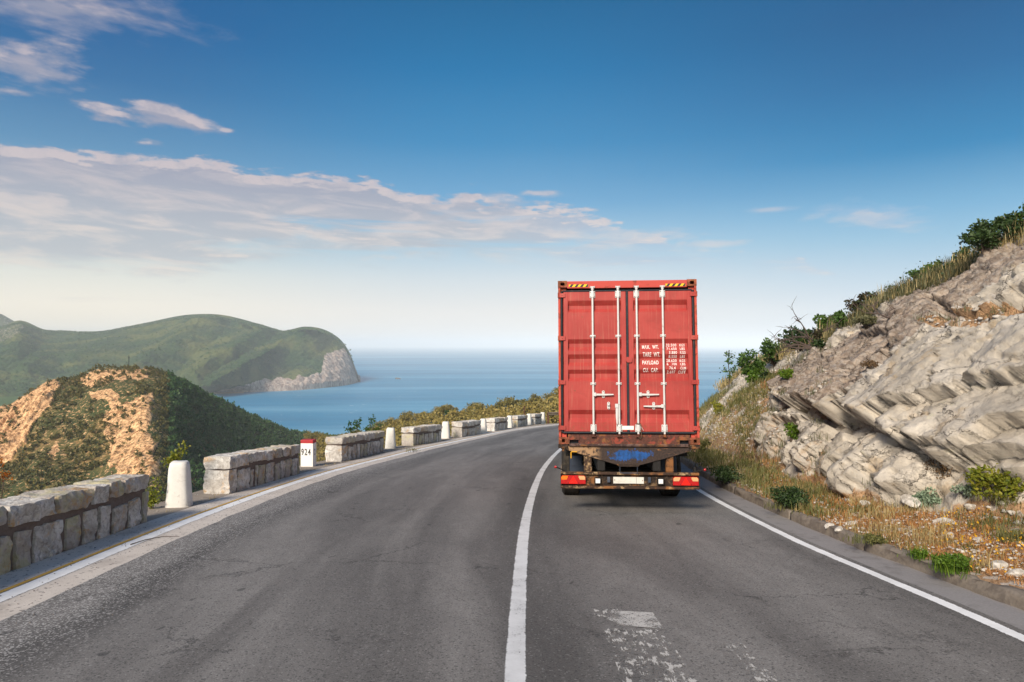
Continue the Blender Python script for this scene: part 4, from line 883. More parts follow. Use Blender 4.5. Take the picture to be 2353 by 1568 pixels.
for a, b in zip(gp, gp[1:]):
    link('rail', wbeam((a[0], a[1], -SLOPE*a[1]+.44), (b[0], b[1], -SLOPE*b[1]+.44)), M['galv'], gr)
for a in gp: MB().box((a[0]-.07, a[1]+.06, -SLOPE*a[1]-.3), (a[0]+.1, a[1]+.22, -SLOPE*a[1]+.72), .01).obj('post', M['rust_steel'], gr)

# ------------------------------------------------------------------ red container
TR = (Matrix.Rotation(-math.atan(SLOPE), 4, 'X') @ Matrix.Rotation(R(-4.6), 4, 'Z'))
rear = Vector((2.035, 11.8, -SLOPE*11.8))
M['red'] = simple('red_container_paint', (.50, .062, .055), .48, .10, 3, .06, spec=.4, dirt=(.56, .13, .11), dirt_amt=.5, dscale=1.6, thr=(.45, .7))
def mat_red():
    m, t = newmat('red_container_paint'); oc = t.n('ShaderNodeTexCoord').outputs['Object']; sp = t.n('ShaderNodeSeparateXYZ', None, Vector=oc)
    a = t.noise(oc, 1.4, 6, .6).outputs[0]; b = t.noise(oc, 40, 5, .7).outputs[0]
    c = t.mix(t.mapr(a, .3, .7), (.325, .031, .027), (.42, .055, .046))
    st = t.noise(t.n('ShaderNodeMapping', None, Vector=oc, Scale=(38, 4, .9)), 1.0, 5, .7).outputs[0]      # run-off streaks
    c = t.mix(t.math('MULTIPLY', t.mapr(st, .52, .70), .40), c, (.48, .22, .15))
    dirt = t.noise(oc, 2.6, 7, .7, .3).outputs[0]; c = t.mix(t.math('MULTIPLY', t.mapr(dirt, .50, .70), .5), c, (.24, .035, .028))
    rs = t.noise(oc, 9, 8, .75, .5).outputs[0]; c = t.mix(t.math('MULTIPLY', t.mapr(rs, .63, .67), .8), c, (.16, .06, .03))
    low = t.mapr(sp.outputs[2], .55, .05).outputs[0]; c = t.mix(t.math('MULTIPLY', low, t.mapr(rs, .5, .62).outputs[0]), c, (.24, .06, .03))
    finish(t, c, .5, t.math('MULTIPLY_ADD', a, 1.0, t.math('MULTIPLY', b, .1)), .12, .01, spec=.4); return m
M['red'] = mat_red()
def mat_rusty(name, base, paint, amt, sc=5, seed=0.0, thr=(.50, .56), blue=None):
    m, t = newmat(name); oc = t.n('ShaderNodeTexCoord').outputs['Object']; oc = t.vmath('ADD', oc, (seed, seed, seed))
    a = t.noise(oc, sc, 8, .7, .4).outputs[0]; b = t.noise(oc, sc*4, 6, .7).outputs[0]; c2 = t.noise(oc, sc*.6, 6, .65).outputs[0]
    c = t.mix(t.mapr(b, .35, .65), tuple(v*.55 for v in base), base)
    c = t.mix(t.math('MULTIPLY', t.mapr(c2, .52, .62), .8), c, (.26, .11, .035))
    c = t.mix(t.math('MULTIPLY', t.mapr(a, thr[0], thr[1]), amt), c, paint)
    h = t.math('ADD', a, t.math('MULTIPLY', b, .3)); finish(t, c, .75, h, .45, .012, spec=.3); return m
M['sill'] = mat_rusty('rusted_red_steel', (.115, .045, .032), (.30, .055, .035), .75, 7, 1.0, (.52, .60))
M['cast'] = mat_rusty('rusted_casting', (.20, .065, .03), (.42, .10, .06), .6, 12, 2.0)
M['post'] = mat_rusty('scraped_red_post', (.30, .055, .03), (.55, .085, .06), .85, 6, 3.0, (.40, .52))
M['gasket'] = simple('black_rubber_gasket', (.018, .022, .030), .55, .3, 14, .2, spec=.3, dirt=(.12, .09, .07), dirt_amt=.35, dscale=6)
M['bar'] = simple('white_zinc_bar', (.62, .63, .63), .42, .12, 10, .1, metal=.15, spec=.5, dirt=(.30, .28, .25), dirt_amt=.6, dscale=9, thr=(.57, .7))
M['bolt'] = simple('rusty_bolt', (.24, .09, .045), .8, .3, 50, .3)
M['yellow'] = simple('yellow_film', (.80, .55, .01), .5, .05, 8, .02)
M['navy'] = simple('dark_film', (.02, .022, .03), .5, .1, 8, .02)
M['tape'] = simple('white_tape', (.80, .79, .74), .6, .05, 8, .05, dirt=(.5, .45, .35), dirt_amt=.4)
M['ink'] = simple('white_stencil_paint', (.80, .77, .75), .6, .04, 30, .02, dirt=(.55, .10, .08), dirt_amt=.75, dscale=30, thr=(.60, .66))
cont = thing('shipping_container', 'faded red high-cube shipping container with white locking bars riding on the trailer', 'container')
CZ = 1.185; m4 = Matrix.Translation(rear) @ TR
cont.matrix_world = m4 @ Matrix.Translation((0, 0, CZ))
Wd, Ht, Ln = 2.438, 2.896, 12.19; hw = Wd/2
KX, KZ = 382., 388.
lx = lambda p: (p-531)/KX
def lz(p): return (1181-p)/KZ
def casting(x, y, z, h=.118, w=.165, d=.178):
    b = MB(); x0, x1 = (x, x+w) if x < 0 else (x-w, x); z0, z1 = z, z+h; t = .03
    cx, cz = (x0+x1)/2+(-.012 if x < 0 else .012)*0, (z0+z1)/2; n = 16
    # front face with an oval hole, then side walls
    upright = z < 1; rx, rz_ = (.028, .042) if upright else (.040, .030)
    for (yy, sgn) in ((y, 1),):
        out = [(x0, z0), (x1, z0), (x1, z1), (x0, z1)]
        hole = [(cx+rx*math.copysign(abs(math.cos(a))**.7, math.cos(a)), cz+rz_*math.copysign(abs(math.sin(a))**.7, math.sin(a))) for a in [2*math.pi*k/n+math.pi/n for k in range(n)]]
        F1 = [b.bm.verts.new((q[0], yy, q[1])) for q in hole]; F2 = [b.bm.verts.new((q[0], yy+t, q[1])) for q in hole]
        sq = []
        for q in hole:
            dx, dz = q[0]-cx, q[1]-cz; k = min(((x1-x0)/2)/max(abs(dx), 1e-6), ((z1-z0)/2)/max(abs(dz), 1e-6)); sq.append(b.bm.verts.new((cx+dx*k, yy, cz+dz*k)))
        for k in range(n):
            l = (k+1) % n; b.bm.faces.new((sq[k], sq[l], F1[l], F1[k])); b.bm.faces.new((F1[k], F1[l], F2[l], F2[k]))
    b.box((x0, y+.003, z0), (x0+t, y+d, z1)).box((x1-t, y+.003, z0), (x1, y+d, z1)).box((x0+t, y+.003, z0), (x1-t, y+d, z0+t)).box((x0+t, y+.003, z1-t), (x1-t, y+d, z1)).box((x0+t, y+d-t, z0+t), (x1-t, y+d, z1-t))
    return b.obj('corner_casting', M['cast'], cont)
for s_ in (-1, 1):
    casting(s_*hw, -.004, Ht-.122); casting(s_*hw, -.004, 0)
    for z in (0, Ht-.118): MB().box((s_*hw-(.165 if s_ > 0 else 0), Ln-.178, z), (s_*hw+(.165 if s_ < 0 else 0), Ln, z+.118), .006).obj('corner_casting', M['cast'], cont)
    # rear corner post, with the recess that takes the hinge pins
    x0, x1 = sorted((s_*(hw-.004), s_*(hw-.044))); MB().box((x0, 0, .118), (x1, .16, Ht-.122), .004).obj('corner_post', M['post'], cont)
    x0, x1 = sorted((s_*(hw-.044), s_*(hw-.14))); MB().box((x0, .055, .118), (x1, .15, Ht-.122)).obj('corner_post', M['post'], cont)
    x0, x1 = sorted((s_*(hw-.004), s_*(hw-.16))); MB().box((x0, Ln-.16, .118), (x1, Ln, Ht-.118), .01).obj('corner_post', M['red'], cont)
    for z0, z1 in ((0.01, .16), (Ht-.09, Ht-.02)):
        x0, x1 = sorted((s_*(hw-.01), s_*(hw-.09))); MB().box((x0, .178, z0), (x1, Ln-.178, z1), .006).obj('side_rail', M['red'], cont)
    # corrugated side: vertical folds
    P = []; yv = .17; k = 0; xo, xi = s_*(hw-.012), s_*(hw-.048)
    while yv < Ln-.2:
        P += [(xo, yv), (xo, yv+.072), (xi, yv+.14), (xi, yv+.21)]; yv += .278
    P = np.array(P); V = np.array([(a, b_, z) for z in (.15, Ht-.08) for a, b_ in P]); n = len(P)
    link('side_panel', mesh('side_panel', V, [(i, i+1, n+i+1, n+i) for i in range(n-1)]), M['red'], cont)
MB().box((-hw+.02, .1, Ht-.035), (hw-.02, Ln-.1, Ht-.02)).obj('roof', M['red'], cont)
MB().box((-hw+.02, .16, .12), (hw-.02, Ln-.1, .16)).obj('floor', M['sill'], cont)
MB().box((-hw+.15, Ln-.06, .05), (hw-.15, Ln-.03, Ht-.05)).obj('front_panel', M['red'], cont)
# header and sill
hb_ = MB().box((-hw+.165, .0, Ht-.142), (hw-.165, .12, Ht-.012), .01, 2); hb_.obj('door_header', mat_rusty('header_steel', (.36, .06, .04), (.50, .075, .06), .95, 4, 4.0, (.36, .46)), cont)
sb = MB().box((-hw+.165, 0, .0), (-hw+.19, .12, .165)).box((hw-.19, 0, 0), (hw-.165, .12, .165)).box((-hw+.19, 0, .075), (-hw+.36, .12, .165)).box((hw-.36, 0, .075), (hw-.19, .12, .165)).box((-hw+.36, 0, 0), (hw-.36, .12, .165), .006)
sb.box((-hw+.165, -.012, .075), (-hw+.36, .0, .088)).box((-hw+.35, -.012, .0), (-hw+.362, 0, .088)).box((hw-.36, -.012, .075), (hw-.165, 0, .088)).box((hw-.362, -.012, 0), (hw-.35, 0, .088))
sb.obj('door_sill', M['sill'], cont)
for s_ in (-1, 1): MB().box((min(s_*(hw-.19), s_*(hw-.36)), .08, .0), (max(s_*(hw-.19), s_*(hw-.36)), .118, .074)).obj('forklift_recess', M['gasket'], cont)
# gaskets
zt, zb = lz(138), lz(1096)
for a_, b_ in (((-hw+.085, .022, zt+.016), (hw-.085, .022, zt+.016)), ((-hw+.085, .022, zb-.02), (hw-.085, .022, zb-.02)), ((-hw+.066, .022, zb-.02), (-hw+.066, .022, zt+.016)), ((hw-.066, .022, zb-.02), (hw-.066, .022, zt+.016))):
    MB().tube([a_, b_], .019, 8).obj('gasket', M['gasket'], cont, True)
o = MB().box((-.020, -.004, zb-.035), (.020, .05, zt+.03), .006).obj('centre_gasket', M['gasket'], cont)
# door leaves: rails round a panel with horizontal folds
grooves = [(200, 232, 256, 280), (466, 495, 520, 547), (570, 600, 625, 650), (675, 703, 730, 755), (950, 980, 1005, 1035)]
kz = [(lz(1048), 0.0)]
for g in grooves[::-1]: kz += [(lz(g[3]), 0), (lz(g[2]), .055), (lz(g[1]), .055), (lz(g[0]), 0)]
kz += [(lz(198), 0.0)]
def pdepth(z): return np.interp(z, [a for a, _ in kz], [b for _, b in kz])
def door(x0, x1, xi0, xi1, label):
    b = MB(); b.box((x0, 0, zb), (xi0, .05, zt), .004).box((xi1, 0, zb), (x1, .05, zt), .004).box((xi0, .002, lz(198)), (xi1, .05, zt), .003).box((xi0, .002, zb), (xi1, .05, lz(1046)), .003)
    d = b.obj('door', M['red'], cont); d['label'] = label
    V = [(x, .004+y, z) for x in (xi0, xi1) for z, y in kz]; n = len(kz)
    link('door_panel', mesh('door_panel', V, [(i, n+i, n+i+1, i+1) for i in range(n-1)]), M['red'], d)
    return d
dL = door(-hw+.098, -.022, lx(133), lx(491), 'left-hand door leaf'); dR = door(.022, hw-.098, lx(573), lx(930), 'right-hand door leaf, with white stencilled weights')
# hinges
for s_, d_ in ((-1, dL), (1, dR)):
    for zp in (161, 459, 762, 1071):
        z = lz(zp); b = MB(); x0, x1 = sorted((s_*(hw+.002), s_*(hw-.125)))
        b.prism([(x0, z-.036), (x1, z-.036), (x1, z+.036), (x0, z+.036)], -.022, .004, 1); 
        o = b.obj('hinge', M['red'], d_)
        MB().tube([(s_*(hw-.012), -.018, z-.045), (s_*(hw-.012), -.018, z+.045)], .016, 8).obj('hinge_pin', M['post'], d_, True)
        MB().sph((s_*(hw-.075), -.024, z), .008, 1).obj('hinge_bolt', M['bolt'], d_)
# locking bars
def bracket(x, zp, w, h, d_, four):
    z = lz(zp); b = MB().box((x-w/2, -.012, z-h/2), (x+w/2, .0, z+h/2), .005, 1); b.box((x-.026, -.052, z-h/2+.004), (x+.026, -.006, z+h/2-.004), .012, 2)
    o = b.obj('bar_bracket', M['bar'], d_)
    bb = MB()
    for sx in (-1, 1):
        for sz in ((-1, 1) if four else (0,)): bb.sph((x+sx*w*.37, -.014, z+sz*h*.33), .0085, 1)
    bb.obj('bracket_bolts', M['bolt'], d_, kind='stuff'); return o
bars = []
for xp in (299, 470, 594, 767):
    x = lx(xp); r_ = thing('tmp', '', '') if False else None
    lb = MB().tube([(x, -.03, lz(1112)), (x, -.03, lz(104))], .0185, 12).obj('locking_bar', M['bar'], cont, True)
    bracket(x, 158, .098, .125, lb, True); bracket(x, 446, .10, .044, lb, False); bracket(x, 772, .10, .044, lb, False); bracket(x, 1073, .104, .128, lb, True)
    for zz, mm in ((lz(108), M['bar']), (lz(1130), M['sill'])):
        up = 1 if zz > 1 else -1
        MB().box((x-.030, -.048, zz-.012), (x+.030, -.006, zz+.016), .008, 1).box((x-.042, -.04, zz-.016), (x-.030, .0, zz+.022), .004).box((x+.030, -.04, zz-.016), (x+.042, 0, zz+.022), .004).tube([(x, -.03, zz), (x, -.03, zz-up*.05)], .024, 10).obj('cam_lock', mm, lb)
    bars.append(lb)
def catch(xp, zp, par, hgt_=51):
    x, z = lx(xp), lz(zp); h = hgt_/KZ
    b = MB(); n = 10
    poly = [(x+.024*math.cos(a), z+h/2-.024+.024*math.sin(a)) for a in np.linspace(0, math.pi, n)]+[(x+.024*math.cos(a), z-h/2+.024+.024*math.sin(a)) for a in np.linspace(math.pi, 2*math.pi, n)]
    b.prism(poly, -.014, 0, 1); b.box((x-.02, -.05, z-.004), (x+.02, -.02, z+.038), .008, 1); o = b.obj('handle_catch', M['bar'], par)
    MB().sph((x, -.016, z+h/2-.018), .009, 1).sph((x, -.016, z-h/2+.018), .009, 1).obj('catch_bolts', M['bolt'], par, kind='stuff'); return o
def handle(xh, z_h, x_end, par):
    x0, x1, z = lx(xh), lx(x_end), lz(z_h); s_ = 1 if x1 > x0 else -1
    b = MB().box((x0-.024, -.062, z-.032), (x0+.026, -.02, z+.034), .006, 1)
    b.prism([(x0, z-.018), (x0, z+.018), (x0+s_*.16, z+.012), (x1, z+.010), (x1, z-.010), (x0+s_*.16, z-.018)], -.048, -.030, 1); b.obj('handle', M['bar'], par)
handle(308, 845, 433, bars[0]); catch(366, 843, bars[0]); catch(400, 920, bars[1])
b = MB().box((lx(442), -.06, lz(936)), (lx(464), -.02, lz(908)), .006); b.prism([(lx(446), lz(934)), (lx(461), lz(934)), (lx(459), lz(1046)), (lx(451), lz(1046)), (lx(446), lz(1000))], -.05, -.032, 1); b.obj('handle', M['bar'], bars[1])
handle(610, 845, 733, bars[2]); catch(662, 843, bars[2]); handle(754, 924, 630, bars[3]); catch(698, 921, bars[3])
b = MB().prism([(lx(523), lz(590)), (lx(556), lz(590)), (lx(559), lz(598)), (lx(559), lz(620)), (lx(553), lz(628)), (lx(530), lz(628)), (lx(521), lz(618)), (lx(521), lz(598))], -.03, -.008, 1); b.obj('centre_keeper', M['red'], cont)
MB().box((lx(488), -.0075, lz(1083)), (lx(519), -.0035, lz(1057))).box((lx(519), -.012, lz(1083)), (lx(537), -.0085, lz(1057))).box((lx(537), -.0075, lz(1083)), (lx(565), -.0035, lz(1057))).obj('white_tape', M['tape'], cont)
# hazard stripes
for x0, x1, zt_, zb_ in ((140, 271, 85, 103), (790, 922, 88, 106)):
    a0, a1, z0, z1 = lx(x0), lx(x1), lz(zb_), lz(zt_); q = MB().box((a0, -.0035, z0), (a1, -.0015, z1)).obj('hazard_label', M['yellow'], cont)
    n = 3.6; wv_ = (a1-a0)/n; sl = z1-z0
    for k in range(4):
        b = MB()
        s0 = a0+wv_*(k+.05); s1 = s0+wv_*.48; c = lambda v: min(max(v, a0), a1)
        b.prism([(c(s0), z0), (c(s1), z0), (c(s1+sl*.8), z1), (c(s0+sl*.8), z1)], -.006, -.0042, 1); b.obj('stripe', M['navy'], q)
# stencilled weights, laid over the folds of the panel
def stencil(txt, x0, x1, zt_, zb_, par):
    me, w, h = textmesh(txt, .1, 1.0, space=1.12, off_=.0022 if zb_-zt_ > 23 else .0014); co = np.zeros(len(me.vertices)*3); me.vertices.foreach_get('co', co)
    bm = bmesh.new(); bm.from_mesh(me); X0, X1, Z0, Z1 = lx(x0), lx(x1), lz(zb_), lz(zt_); H0 = 0.0
    ys = [v.co.y for v in bm.verts]; H0 = min(ys) if ',' in txt else 0.0
    for v in bm.verts: v.co = Vector((X0+v.co.x/w*(X1-X0), 0, Z0+(v.co.y)/.0697*(Z1-Z0)*.96))
    for zz, _ in kz:
        bmesh.ops.bisect_plane(bm, geom=bm.verts[:]+bm.edges[:]+bm.faces[:], plane_co=(0, 0, zz), plane_no=(0, 0, 1))
    for v in bm.verts: v.co.y = .004+float(pdepth(v.co.z))-.0025
    bm.to_mesh(me); bm.free(); return link('lettering', me, M['ink'], par)
for tx, a, b_, c, d in (('MAX.  WT.', 629, 740, 507, 533), ('TARE  WT.', 632, 747, 557, 587), ('PAYLOAD', 630, 738, 613, 640), ('CU.  CAP.', 632, 733, 665, 692)): stencil(tx, a, b_, c, d, dR)
for tx, a, b_, c, d in (('32.500', 789, 857, 499, 518), ('KGS', 878, 912, 500, 518), ('71.650', 791, 857, 525, 542), ('LBS', 879, 911, 525, 543), ('3.880', 805, 858, 550, 570), ('KGS', 878, 914, 550, 570),
                        ('8.550', 804, 858, 577, 597), ('LBS', 880, 911, 578, 597), ('28.620', 790, 857, 605, 624), ('KGS', 878, 914, 606, 625), ('6  .100', 791, 856, 630, 647), ('LBS', 880, 912, 631, 648),
                        ('76.4', 806, 847, 655, 675), ('CUM', 878, 915, 657, 677), ('2.697', 791, 846, 682, 702), ('CUFT', 865, 914, 683, 703)): stencil(tx, a, b_, c, d, dR)
# rope tied round the third bar
x = lx(594); rp = MB().tube([(x+.03*math.cos(a), -.035+.03*math.sin(a), lz(1040)+.01*math.sin(a*2.3)) for a in np.linspace(0, 11, 30)], .006, 6)
rp.tube([(x+.035, -.05, lz(1042)), (x+.045, -.066, lz(1060)), (x+.04, -.068, lz(1090)), (x+.052, -.06, lz(1120)), (x+.04, -.045, lz(1140)), (x+.0, -.05, lz(1135))], .006, 6)
rp.obj('rope', simple('brown_rope', (.13, .09, .055), .9, .3, 60, .5), cont, True)
MB().tube([(x+.048, -.056, lz(1062)), (x+.075, -.04, lz(1080)), (x+.09, -.02, lz(1090))], .004, 5).obj('cable_tie', M['tape'], cont, True)

# ------------------------------------------------------------------ trailer
tr = thing('semi_trailer', 'rusty container trailer with blue paint remnants and red tail lamps, under the container', 'trailer'); tr.matrix_world = m4
TX = lambda p: (p-1169)/849.; TZ = lambda p: CZ-(p-297)/849.
def mat_bolster():
    m, t = newmat('blue_rusty_bolster'); oc = t.n('ShaderNodeTexCoord').outputs['Object']; sp = t.n('ShaderNodeSeparateXYZ', None, Vector=oc)
    a = t.noise(oc, 7, 8, .7, .5).outputs[0]; b = t.noise(oc, 28, 6, .7).outputs[0]; st = t.noise(t.n('ShaderNodeMapping', None, Vector=oc, Scale=(9, 4, 5)), 1, 6, .75).outputs[0]
    c = t.mix(t.mapr(b, .35, .65), (.018, .011, .009), (.045, .026, .02))
    xx = sp.outputs[0]; zz = sp.outputs[2]
    tan = t.math('MULTIPLY', t.mapr(xx, -.45, -.62), t.mapr(a, .43, .52)); c = t.mix(t.math('MULTIPLY', tan, .85), c, (.38, .23, .12))
    ell = t.mapr(t.math('ABSOLUTE', t.math('SUBTRACT', xx, .03)), .50, .10).outputs[0]; ez = t.mapr(t.math('ABSOLUTE', t.math('SUBTRACT', zz, CZ-.19)), .15, .02).outputs[0]
    bl = t.mapr(t.math('ADD', t.math('MULTIPLY', t.math('MULTIPLY', ell, ez), .5), t.math('MULTIPLY_ADD', a, 1.6, t.math('MULTIPLY', st, .8))), 1.38, 1.50).outputs[0]
    c = t.mix(t.math('MULTIPLY', bl, t.mapr(t.math('MULTIPLY', ell, ez), .0, .15)), c, t.mix(t.mapr(st, .35, .65), (.002, .03, .10), (.004, .085, .34)))
    orr = t.math('MULTIPLY', t.mapr(xx, .42, .50), t.mapr(t.noise(t.n('ShaderNodeMapping', None, Vector=oc, Scale=(2, 2, 26)), 1.6, 5, .7).outputs[0], .58, .64)); c = t.mix(t.math('MULTIPLY', orr, .8), c, (.55, .22, .06))
    tq = t.mapr(a, .62, .68).outputs[0]; c = t.mix(t.math('MULTIPLY', tq, .5), c, (.03, .20, .30))
    finish(t, c, .6, t.math('ADD', a, b), .4, .01, spec=.4); return m
M['bolster'] = mat_bolster()
M['beam'] = mat_rusty('rusty_trailer_steel', (.028, .018, .014), (.30, .19, .10), .5, 5, 5.0, (.53, .63))
M['flange'] = mat_rusty('scraped_flange', (.055, .03, .02), (.50, .34, .18), .8, 5, 6.0, (.52, .64))
M['dark'] = simple('dark_chassis', (.008, .007, .007), .7, .3, 10, .2)
M['guard'] = simple('dark_blue_mudguard', (.028, .040, .065), .8, .3, 3, .06, spec=.5, dirt=(.16, .17, .20), dirt_amt=.5, dscale=2.2)
M['rubber'] = simple('tyre_rubber', (.028, .025, .022), .85, .3, 14, .3, spec=.2, dirt=(.085, .07, .05), dirt_amt=.6, dscale=5)
M['plate'] = simple('blank_plate', (.62, .62, .58), .55, .1, 12, .08, dirt=(.35, .30, .22), dirt_amt=.4, dscale=8)
M['lamp_red'] = simple('red_lens', (.42, .012, .012), .18, .2, 12, .03, spec=.6)
M['lamp_bright'] = simple('red_reflector', (.80, .015, .008), .2, .05, 12, .03, spec=.6)
M['lamp_amber'] = simple('amber_lens', (.75, .17, .01), .2, .15, 12, .03, spec=.6)
M['lamp_pale'] = simple('faded_amber_lens', (.62, .36, .17), .25, .15, 12, .03, spec=.6)
M['lamp_white'] = simple('clear_lens', (.78, .79, .80), .15, .05, 12, .03, spec=.7)
M['yellowpipe'] = simple('yellow_pipe', (.55, .28, .015), .5, .2, 12, .1)
b = MB(); b.box((TX(290), -.03, TZ(310)), (TX(2036), .06, TZ(292)), .004).box((TX(285), -.045, TZ(326)), (TX(2036), .04, TZ(312)), .004); b.obj('bolster_rail', mat_rusty('worn_rail', (.075, .045, .04), (.20, .13, .11), .6, 6, 7.0), tr)
poly = [(TX(a), TZ(c)) for a, c in ((270, 327), (2045, 327), (2045, 396), (1990, 412), (1730, 492), (1335, 598), (1300, 622), (1030, 622), (985, 596), (500, 455), (285, 392))]
MB().prism(poly, .0, .03, 1).obj('bolster_plate', M['bolster'], tr)
b = MB().prism([(TX(985), TZ(590)), (TX(1335), TZ(590)), (TX(1300), TZ(622)), (TX(1030), TZ(622))], -.02, .0, 1); b.obj('bolster_foot', M['beam'], tr)
for s_ in (0, 1):
    xa, xb = ((128, 275), (2050, 2200))[s_]; c_ = (xa+xb)/2
    MB().box((TX(xa), -.02, TZ(358)), (TX(xb), .22, TZ(303)), .008).prism([(TX(xa+(110 if s_ == 0 else 0)), TZ(358)), (TX(xb-(0 if s_ == 0 else 110)), TZ(358)), (TX(xb-(0 if s_ == 0 else 135)), TZ(392)), (TX(xa+(135 if s_ == 0 else 0)), TZ(392))], -.012, .02, 1).obj('twist_lock', M['beam'], tr)
    MB().box((TX(c_-10)-.03, .0, TZ(372)), (TX(c_-10)+.05, .08, TZ(358)), .006).box((TX(c_-10)-.012, .0, TZ(408)), (TX(c_-10)+.028, .05, TZ(370)), .006).obj('twist_lock_knob', M['beam'], tr)
for xa, xb in ((508, 622), (1712, 1820)):
    MB().box((TX(xa), .03, TZ(720)), (TX(xb), .16, TZ(400)), .008).box((TX(xa)-.004, .02, TZ(690)), (TX(xb)+.004, .03, TZ(640)), .002).obj('bumper_hanger', M['flange'] if xa < 1000 else M['beam'], tr)
bp_ = MB(); x0, x1 = TX(160), TX(2178)
bp_.box((x0, .04, TZ(905)), (x1, .055, TZ(722))).box((x0, -.035, TZ(742)), (x1, .05, TZ(704)), .008, 2).box((x0, -.035, TZ(945)), (x1, .05, TZ(908)), .008, 2); bumper = bp_.obj('rear_bumper', M['flange'], tr)
MB().box((x0+.02, .030, TZ(906)), (x1-.02, .039, TZ(743))).obj('bumper_web', M['beam'], bumper)
for x in (x0, x1-.012): MB().box((x, -.03, TZ(944)), (x+.012, .05, TZ(706)), .004).obj('end_plate', M['beam'], bumper)
# tail lamps
def taillamp(xa, xb, za, zb2, left):
    ch = 22; po = [(xa+(ch), za), (xb-ch, za), (xb, za+ch), (xb, zb2), (xa, zb2), (xa, za+ch)]
    h = MB().prism([(TX(a), TZ(c)) for a, c in po], -.03, .03, 1).obj('tail_lamp', M['lamp_red'], tr)
    w = xb-xa
    def pr(pts, mat, nm, y=-.036): MB().prism([(TX(a), TZ(c)) for a, c in pts], y, y+.005, 1).obj(nm, mat, h)
    mx = xa+w*.5
    pr([(mx, za+8), (mx+w*.18, zb2-6), (mx-w*.18, zb2-6)], M['lamp_bright'], 'reflector_triangle')
    mid = za+(zb2-za)*.5
    pr([(xa+ch+4, za+6), (xa+w*.31, za+6), (xa+w*.23, mid), (xa+6, mid), (xa+6, za+ch+4)], M['lamp_amber'] if left else M['lamp_pale'], 'indicator_lens')
    pr([(xa+w*.69, za+6), (xb-ch-4, za+6), (xb-6, za+ch+4), (xb-6, mid), (xa+w*.77, mid)], M['lamp_pale'], 'pale_lens')
    pr([(xa+6, mid+8), (xa+w*.22, mid+8), (xa+w*.19, zb2-6), (xa+6, zb2-6)], M['lamp_red'], 'brake_lens'); pr([(xb-6, mid+8), (xa+w*.78, mid+8), (xa+w*.81, zb2-6), (xb-6, zb2-6)], M['lamp_red'], 'brake_lens')
    bb = MB()
    for fx, fz in ((.29, .12), (.29, .88), (.71, .12), (.71, .88)): bb.sph((TX(xa+w*fx), -.034, TZ(za+(zb2-za)*fz)), .008, 1)
    bb.obj('lamp_screws', M['dark'], h, kind='stuff')
taillamp(165, 528, 755, 880, True); taillamp(1800, 2168, 763, 888, False)
for xa, xb in ((660, 755), (1573, 1668)):
    l = MB().box((TX(xa), -.05, TZ(878)), (TX(xb), .03, TZ(783)), .012, 2).obj('work_lamp', M['dark'], tr); MB().box((TX(xa+14), -.058, TZ(864)), (TX(xb-14), -.049, TZ(797)), .006, 2).obj('lens', M['lamp_white'], l)
for xa, xb in ((846, 890), (1440, 1482)): MB().box((TX(xa), -.035, TZ(855)), (TX(xb), .03, TZ(775)), .01, 2).obj('plate_lamp', M['guard'], tr)
pl = MB().box((TX(936), .005, TZ(872)), (TX(1272), .02, TZ(776)), .003).box((TX(1275), .003, TZ(873)), (TX(1382), .02, TZ(777)), .003).obj('number_plate', M['plate'], tr)
MB().sph((TX(954), .003, TZ(820)), .009, 1).sph((TX(1363), .003, TZ(826)), .009, 1).obj('plate_screws', M['bolt'], pl, kind='stuff')
MB().box((TX(1030), -.01, TZ(718)), (TX(1038), .02, TZ(622))).box((TX(1284), -.01, TZ(718)), (TX(1292), .02, TZ(622))).box((TX(1030), -.04, TZ(720)), (TX(1292), -.035, TZ(706))).obj('plate_frame', M['guard'], tr)
MB().tube([(TX(405), -.02, TZ(410)), (TX(330), -.02, TZ(408)), (TX(317), -.02, TZ(420)), (TX(317), -.02, TZ(505))], .012, 8).obj('yellow_pipe', M['yellowpipe'], tr, True)
for s_, (bx, bz, ex, ez) in enumerate(((87, 632, 225, 692), (2257, 655, 2115, 695))):
    q = MB().tube([(TX(bx), -.05, TZ(bz)), (TX(ex), .02, TZ(ez))], .011, 8).box((TX(ex)-.012, -.0, TZ(700)), (TX(ex)+.03, .03, TZ(628)), .004).obj('side_marker_stalk', M['dark'], tr)
    MB().sph((TX(bx), -.052, TZ(bz)), .024, 2).obj('side_marker', M['lamp_red'], q, True)
# chassis rails, axles, wheels, mudguards
for x in (-.48, .48): MB().box((x-.07, .03, .72), (x+.07, 11.2, 1.02), .01).box((x-.12, .03, 1.02), (x+.12, 11.2, 1.04)).obj('chassis_rail', M['dark'], tr)
for y in (.6, 2.9, 5.5, 8.6): MB().box((-1.1, y, .93), (1.1, y+.1, 1.06), .01).obj('cross_member', M['dark'], tr)
for x in (-.85, .85): MB().box((x-.05, 7.6, .1), (x+.05, 7.72, .95), .01).obj('landing_leg', M['dark'], tr)
def tyre_mesh(w=.36, r=.5):
    prof = [(-w/2, .29), (-w/2-.008, .36), (-w/2, .44), (-w/2+.03, r-.015), (-w/2+.05, r)]
    for g in (-.095, -.032, .032, .095): prof += [(g-.007, r), (g-.006, r-.014), (g+.006, r-.014), (g+.007, r)]
    prof += [(w/2-.05, r), (w/2-.03, r-.015), (w/2, .44), (w/2+.008, .36), (w/2, .29)]
    n = 56; V = [(x, rr*math.cos(2*math.pi*k/n), rr*math.sin(2*math.pi*k/n)) for k in range(n) for x, rr in prof]; m = len(prof)
    return mesh('tyre', V, [(k*m+i, k*m+i+1, ((k+1) % n)*m+i+1, ((k+1) % n)*m+i) for k in range(n) for i in range(m-1)], False)
